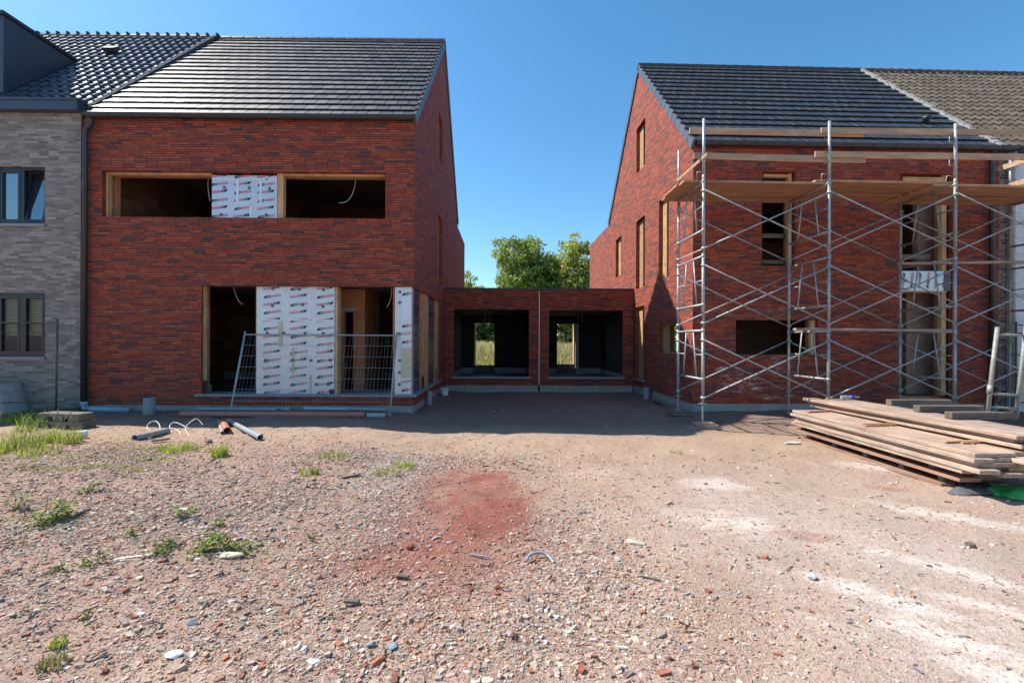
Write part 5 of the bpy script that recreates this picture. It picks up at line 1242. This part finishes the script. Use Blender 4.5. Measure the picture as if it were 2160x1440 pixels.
def tuft(label, x, y, h, n, spread, cols=GREENS, w=.006, lean=.55, ears=0):
    p = G(x, y); c = (p.x, p.y, float(hz(p.x, p.y))); mb = MB(); r_ = random.Random(int(x*7+y)); blades(mb, c, n, h, spread, w, cols, lean, 4, r_)
    for _ in range(ears):
        a = r_.uniform(-.4, .4); q = r_.uniform(-spread, spread); H_ = h*r_.uniform(1.0, 1.35)
        pts = [(q, 0, 0), (q+a*.1, .02, H_*.5), (q+a*.3, .03, H_)]; mb.tube(pts, .0022, 4, False, (.34, .38, .14)); mb.tube([(q+a*.3, .03, H_), (q+a*.38, .03, H_+.05), (q+a*.46, .03, H_+.08)], [.008, .007, .002], 5, True, (.46, .42, .24))
    o = mb.build('grass_tuft', M['blade'], None, fix=False, loc=c); return mark(o, label, 'grass tuft', 'grass tufts in the rubble')
tuft('tall lush grass tuft at the left edge of the plot', 12, 946, .40, 150, .28, GREENS+DRY, ears=3)
tuft('tall bright grass tuft second from the left edge', 44, 948, .34, 130, .24, GREENS+DRY, ears=3)
tuft('grass tuft in front of the stacked fence feet, leaning blades', 84, 955, .22, 100, .22, GREENS+DRY)
tuft('bright grass tuft with seed heads below the stacked fence feet', 106, 932, .33, 110, .16, ears=5)
tuft('grass tuft with seed heads just left of the white pipe end', 147, 934, .30, 100, .15, ears=4)
tuft('shaded grass behind the lush tufts at the concrete ring', 32, 890, .34, 120, .3, GREENS[:2]+[(.1, .17, .03)])
tuft('shaded grass tuft before the stacked fence feet', 66, 905, .33, 100, .2, GREENS[:2]+[(.1, .17, .03)])
tuft('dark shaded grass at the foot of the grey brick wall', 132, 872, .2, 200, .4, [(.06, .11, .02), (.08, .14, .03)])
tuft('small upright grass tuft alone on the gravel below the short pipes', 464, 962, .24, 120, .10)
tuft('green tuft at the top edge of the gravel band by red dust', 857, 985, .11, 120, .14)
tuft('low yellowish tuft left of the one by the red dust', 820, 1000, .09, 90, .16, GREENS+DRY)
tuft('sparse yellow green tuft above the gravel band', 655, 1000, .13, 60, .12, GREENS+DRY)
tuft('small tuft high on the gravel between pipes and red dust', 703, 962, .10, 90, .18, GREENS+DRY)
tuft('tuft growing beside the chalky spot below the white cable', 376, 950, .15, 170, .26)
tuft('thin grass tuft at the lower left on the gravel', 122, 1358, .07, 50, .04, GREENS)
tuft('dry straw coloured tuft at the lower left corner', 112, 1397, .07, 80, .06, DRY)
tuft('tiny green tuft on the bare ground near the chalk', 1425, 955, .07, 40, .10, GREENS+DRY)
def weed(label, x, y, size, n, cols=None, stems=5):
    p = G(x, y); c = (p.x, p.y, float(hz(p.x, p.y))); mb = MB(); r_ = random.Random(int(x*3+y*5)); cols = cols or [(.17, .27, .04), (.24, .34, .05), (.10, .17, .03), (.30, .34, .08)]
    for _ in range(stems):
        a = r_.uniform(0, 6.283); l = size*r_.uniform(.5, 1.1); el_ = r_.uniform(.2, 1.1); tip = Vector((math.cos(a)*math.cos(el_), math.sin(a)*math.cos(el_), math.sin(el_)))*l
        mb.tube([(0, 0, 0), tip*.5+Vector((0, 0, .02)), tip], .002, 4, False, (.16, .12, .05))
        for _k in range(n//stems):
            q = tip*r_.uniform(.15, 1.05)+Vector((r_.gauss(0, .02), r_.gauss(0, .02), r_.gauss(0, .012)))*(size/.15); q.z = max(q.z, .004); s_ = r_.uniform(.006, .015)*(size/.15)**.5; b = r_.uniform(0, 6.283); ti = r_.uniform(-.7, .7)
            d1 = Vector((math.cos(b), math.sin(b), ti*.6)).normalized()*s_*1.5; d2_ = Vector((-math.sin(b), math.cos(b), r_.uniform(-.5, .5))).normalized()*s_*.75
            col = r_.choice(cols); k = r_.uniform(.8, 1.25); mb.add([q-d1, q+d2_, q+d1, q-d2_], [(0, 1, 2, 3)], tuple(u_*k for u_ in col))
    o = mb.build('weed', M['leaf'], None, fix=False, loc=c); return mark(o, label, 'weed', 'leafy weeds in the rubble')
weed('leafy weed above the sprawling plant at the left', 182, 1040, .16, 110)
weed('small leafy weed at the left edge beside the sprawling plant', 34, 1072, .16, 90)
weed('large sprawling leafy plant with brown stems at the left', 92, 1098, .25, 260, stems=12)
weed('yellowish right hand side shoot of the sprawling plant', 138, 1085, .2, 110, [(.30, .33, .09), (.2, .26, .06)])
weed('upright weed standing alone on the gravel left of centre', 391, 1086, .15, 80, stems=4)
weed('weed at the top of the row below the lath', 462, 1112, .13, 70)
weed('bushy weed second from the top of the row in the gravel', 458, 1134, .13, 100)
weed('small dark weed far left of the weed row', 283, 1131, .10, 60)
weed('weed beside the turquoise strip', 333, 1170, .12, 90)
weed('weed just right of the turquoise strip', 362, 1150, .13, 90, [(.2, .2, .08), (.15, .2, .05)])
weed('broad green weed left of the yellowish plastic scrap', 432, 1163, .17, 170, stems=8)
weed('green weed above the yellowish plastic scrap', 492, 1155, .14, 120, stems=6)
weed('small weed right of the yellowish plastic scrap', 532, 1160, .09, 60)
weed('lone green weed farthest to the right in the gravel row', 655, 1133, .07, 40)
weed('low weed at the left end of the turquoise strip', 198, 1194, .11, 70)
weed('lone low green weed in the left gravel', 131, 1207, .10, 60)
weed('sparse dark weed beside the gravel band', 660, 1002, .16, 60, [(.12, .13, .05), (.2, .2, .08)])
weed('tiny green weed in the lower left gravel', 184, 1302, .05, 30)
mb = MB(); r_ = random.Random(77)
for (x, y, rx, ry, n) in ((365, 948, .5, .16, 620), (310, 968, .5, .12, 420), (268, 986, .28, .10, 320), (115, 990, .45, .13, 480), (200, 985, .35, .07, 160), (40, 962, .5, .22, 460), (150, 965, .4, .14, 220), (270, 938, .4, .12, 200), (830, 988, .3, .09, 160), (440, 1165, .5, .14, 240), (705, 966, .3, .06, 120), (225, 952, .3, .06, 120), (90, 1100, .5, .2, 160)):
    p = G(x, y)
    for _ in range(n):
        a = r_.uniform(0, 6.283); d_ = math.sqrt(r_.random()); q = (p.x+rx*d_*math.cos(a)*(1+.3*math.sin(5*a)), p.y+ry*d_*math.sin(a))
        blades(mb, (q[0], q[1], 0), 1, .055, .0, .003, GREENS+DRY[1:], .8, 2, r_)
        k = len(mb.v)-6
        for i in range(6): v3 = mb.v[k+i]; mb.v[k+i] = (v3[0]+q[0], v3[1]+q[1], v3[2])
o = mb.build('low_grass', M['blade'], None, fix=False); mark(o, 'thin low grass in patches between the stones', 'grass', None, 'stuff')

# meadow behind the garages
n = 42000; x = rng.uniform(-7, 9.5, n); y = 22+22*rng.random(n)**1.0; h = rng.uniform(.55, 1.25, n)*(.75+.5*vnoise(x, y, .5, 31))*np.clip((y-19)/8, .35, 1.)
b = rng.random(n)*6.283; le = h*rng.uniform(.05, .4, n); w = rng.uniform(.008, .02, n); z = height(x, y)
cx, cy = np.cos(b), np.sin(b)
rows = []; 
for s_, ww in ((0, 1.), (.55, .8), (.85, 1.1), (1., .1)):
    o_ = le*s_**2
    for sg in (1, -1): rows.append(np.stack([x+cx*o_-cy*w*ww*sg, y+cy*o_+cx*w*ww*sg, z+h*s_], -1))
V = np.stack(rows, 1); F = np.array([(0, 1, 3, 2), (2, 3, 5, 4), (4, 5, 7, 6)]); F = (F[None]+np.arange(n)[:, None, None]*8).reshape(-1, 4)
gcol = np.array([(.28, .40, .06), (.34, .40, .08), (.22, .32, .05)])[rng.integers(0, 3, n)]; tcol = np.array([(.56, .45, .25), (.46, .40, .2), (.40, .40, .14)])[rng.integers(0, 3, n)]
C = np.stack([gcol, gcol, gcol*.5+tcol*.5, gcol*.5+tcol*.5, tcol, tcol, tcol, tcol], 1)
o = big_mesh('meadow_grass', V.reshape(-1, 3), F, M['blade'], C.reshape(-1, 3)); mark(o, 'tall seeding meadow grass behind the garages', 'meadow grass', None, 'stuff')

# ------------------------------------------------------------------ TREES
def tree(name, label, loc, crown, nblob, nleaf, leaf, cols, seed, group='trees behind the garages', trunk_r=.22, branch=9, cat='tree', blob_r=(.45, 1.0)):
    r_ = np.random.default_rng(seed); x0, y0, z0 = loc; t_ = thing(name, label, cat, loc, 0, group)
    pts = []
    cz, rx, ry, rz = crown
    while len(pts) < nblob:
        q = r_.uniform(-1, 1, 3); rr_ = np.linalg.norm(q)
        if rr_ > 1 or rr_ < .35: continue
        wob = .86+.2*math.sin(3*math.atan2(q[0], q[2])+seed)+.12*math.sin(7*math.atan2(q[0], q[2])+seed*2)
        pts.append((q[0]*rx*wob, q[1]*ry, cz-z0+q[2]*rz*wob))
    pts = np.array(pts); br = r_.uniform(*blob_r, len(pts)); V = []; C = []
    tone = r_.uniform(.75, 1.25, len(pts))
    for p_, b_, tn in zip(pts, br, tone):
        m = int(nleaf*(b_/blob_r[1])**2); d_ = r_.normal(0, 1, (m, 3)); d_ /= np.linalg.norm(d_, axis=1)[:, None]
        q = p_+d_*(b_*np.array([1, 1, .7]))*(r_.random((m, 1))**.45); s_ = leaf*r_.uniform(.6, 1.25, (m, 1))
        a = r_.normal(0, 1, (m, 3))+d_*.3; a /= np.linalg.norm(a, axis=1)[:, None]; nn_ = r_.normal(0, 1, (m, 3))+np.array([0, 0, .7])+d_*.6; bb = np.cross(a, nn_); bb /= np.linalg.norm(bb, axis=1)[:, None]+1e-9
        V.append(np.stack([q-a*s_, q+bb*s_*.55, q+a*s_, q-bb*s_*.55], 1))
        c_ = np.array(cols)[r_.integers(0, len(cols), m)]*tn*r_.uniform(.8, 1.2, (m, 1)); C.append(np.repeat(c_[:, None, :], 4, 1))
    V = np.concatenate(V); C = np.concatenate(C); big_mesh('crown', V.reshape(-1, 3), np.arange(len(V)*4).reshape(-1, 4), M['leaf'], C.reshape(-1, 3), t_)
    mb = MB(); topz = cz-z0+rz*.55; rnd = random.Random(seed)
    tp = [(0, 0, -.3), (.03, .02, topz*.25), (-.06, .05, topz*.5), (.08, 0, topz*.75), (.05, .03, topz)]
    mb.tube(tp, [trunk_r*1.25, trunk_r, trunk_r*.8, trunk_r*.5, trunk_r*.15], 9)
    order = list(range(len(pts))); rnd.shuffle(order)
    for k in order[:branch]:
        p_ = pts[k]; s_ = max(.25, min(.8, (p_[2]/topz)*.62)); b0 = Vector((0, 0, topz*s_)); b1 = Vector(p_); md = b0.lerp(b1, .5)+Vector((0, 0, .25))
        mb.tube([b0, md, b1], [trunk_r*.45*(1-s_*.5), trunk_r*.25, trunk_r*.06], 6)
    mb.build('trunk', M['bark'], t_, smooth=True, fix=False); return t_
GRN = [(.27, .36, .07), (.34, .40, .09), (.40, .42, .11), (.18, .27, .06), (.22, .30, .08)]
YEL = [(.36, .42, .09), (.44, .46, .11), (.28, .36, .08), (.48, .45, .13), (.2, .28, .07)]
DRK = [(.08, .15, .035), (.12, .19, .045), (.06, .11, .03), (.17, .23, .05)]
tree('tree', 'tallest broad green tree rising over the garages', (1.95, 46, .25), (7.4, 4.5, 3.6, 5.1), 290, 150, .16, GRN, 3, trunk_r=.26, branch=22)
tree('tree', 'yellow green tree in front of the sunlit gable edge, behind the mast', (7.0, 45, .25), (7.0, 3.5, 2.6, 4.9), 240, 150, .16, YEL, 8, trunk_r=.2, branch=16)
tree('tree', 'green tree filling the gap between the tall one and its yellowish neighbour', (4.5, 47, .25), (6.4, 3.1, 2.4, 3.9), 200, 150, .16, GRN, 52, trunk_r=.16, branch=10)
tree('tree', 'low tree tip showing beside the shiny roofed house', (-4.7, 58, .25), (6.6, 2.2, 2.4, 3.4), 90, 120, .18, YEL, 14, branch=6)
tree('tree', 'dark tree deep behind the tall one, seen through the right garage', (7.15, 56, .25), (6.4, 3.4, 3., 4.4), 170, 130, .2, DRK, 23, branch=10)
tree('shrub', 'dense dark shrub behind the meadow seen through the left garage doorway', (-1.9, 47, .25), (2.4, 2.6, 1.8, 2.6), 130, 150, .15, DRK, 31, 'shrubs along the meadow', .07, 6, 'shrub', (.35, .7))
tree('shrub', 'dark shrub behind the meadow left of the other one', (-4.4, 48, .25), (2.4, 2.6, 1.6, 2.6), 120, 150, .15, DRK, 33, 'shrubs along the meadow', .07, 6, 'shrub', (.35, .7))
tree('shrub', 'low dark shrub under the trees seen through the right garage doorway', (7.4, 61, .25), (1.6, 3.6, 1.6, 1.7), 110, 130, .16, DRK, 37, 'shrubs along the meadow', .06, 4, 'shrub', (.3, .6))
tree('tree', 'green tree glimpsed through the small ground floor gable window', (12.4, 34, .25), (4.2, 3.4, 3., 3.8), 80, 110, .14, GRN, 41, branch=8)
# mast
p = Vector((W.front(1183, 560, 80)[0], 80, .2)); mt = thing('antenna_mast', 'slim telecom mast with grey antenna panels behind the trees', 'mast', p)
MB().tube([(0, 0, 0), (0, 0, 18.9)], [.22, .1], 8).build('pole', M['antenna'], mt, fix=False)
for k, (dx_, z_, h_, w_) in enumerate(((.25, 18.2, 1.5, .34), (-.38, 18.5, 1.1, .26), (.75, 18.35, .7, .34))):
    mb = MB(); mb.box((dx_-w_/2, -.35, z_-h_/2), (dx_+w_/2, -.15, z_+h_/2)); mb.cyl((0, 0, z_), (dx_, -.2, z_), .04, n=6); mb.build('antenna_panel', M['antenna'], mt)
mb = MB(); mb.box((-.35, -.35, 14.9), (.35, .35, 15.5)); mb.cyl((0, 0, 15.), (1.1, 0, 15.), .05, n=6); mb.cyl((1.1, 0, 14.9), (1.1, 0, 15.4), .04, n=6); mb.build('mast_box', M['antenna'], mt)
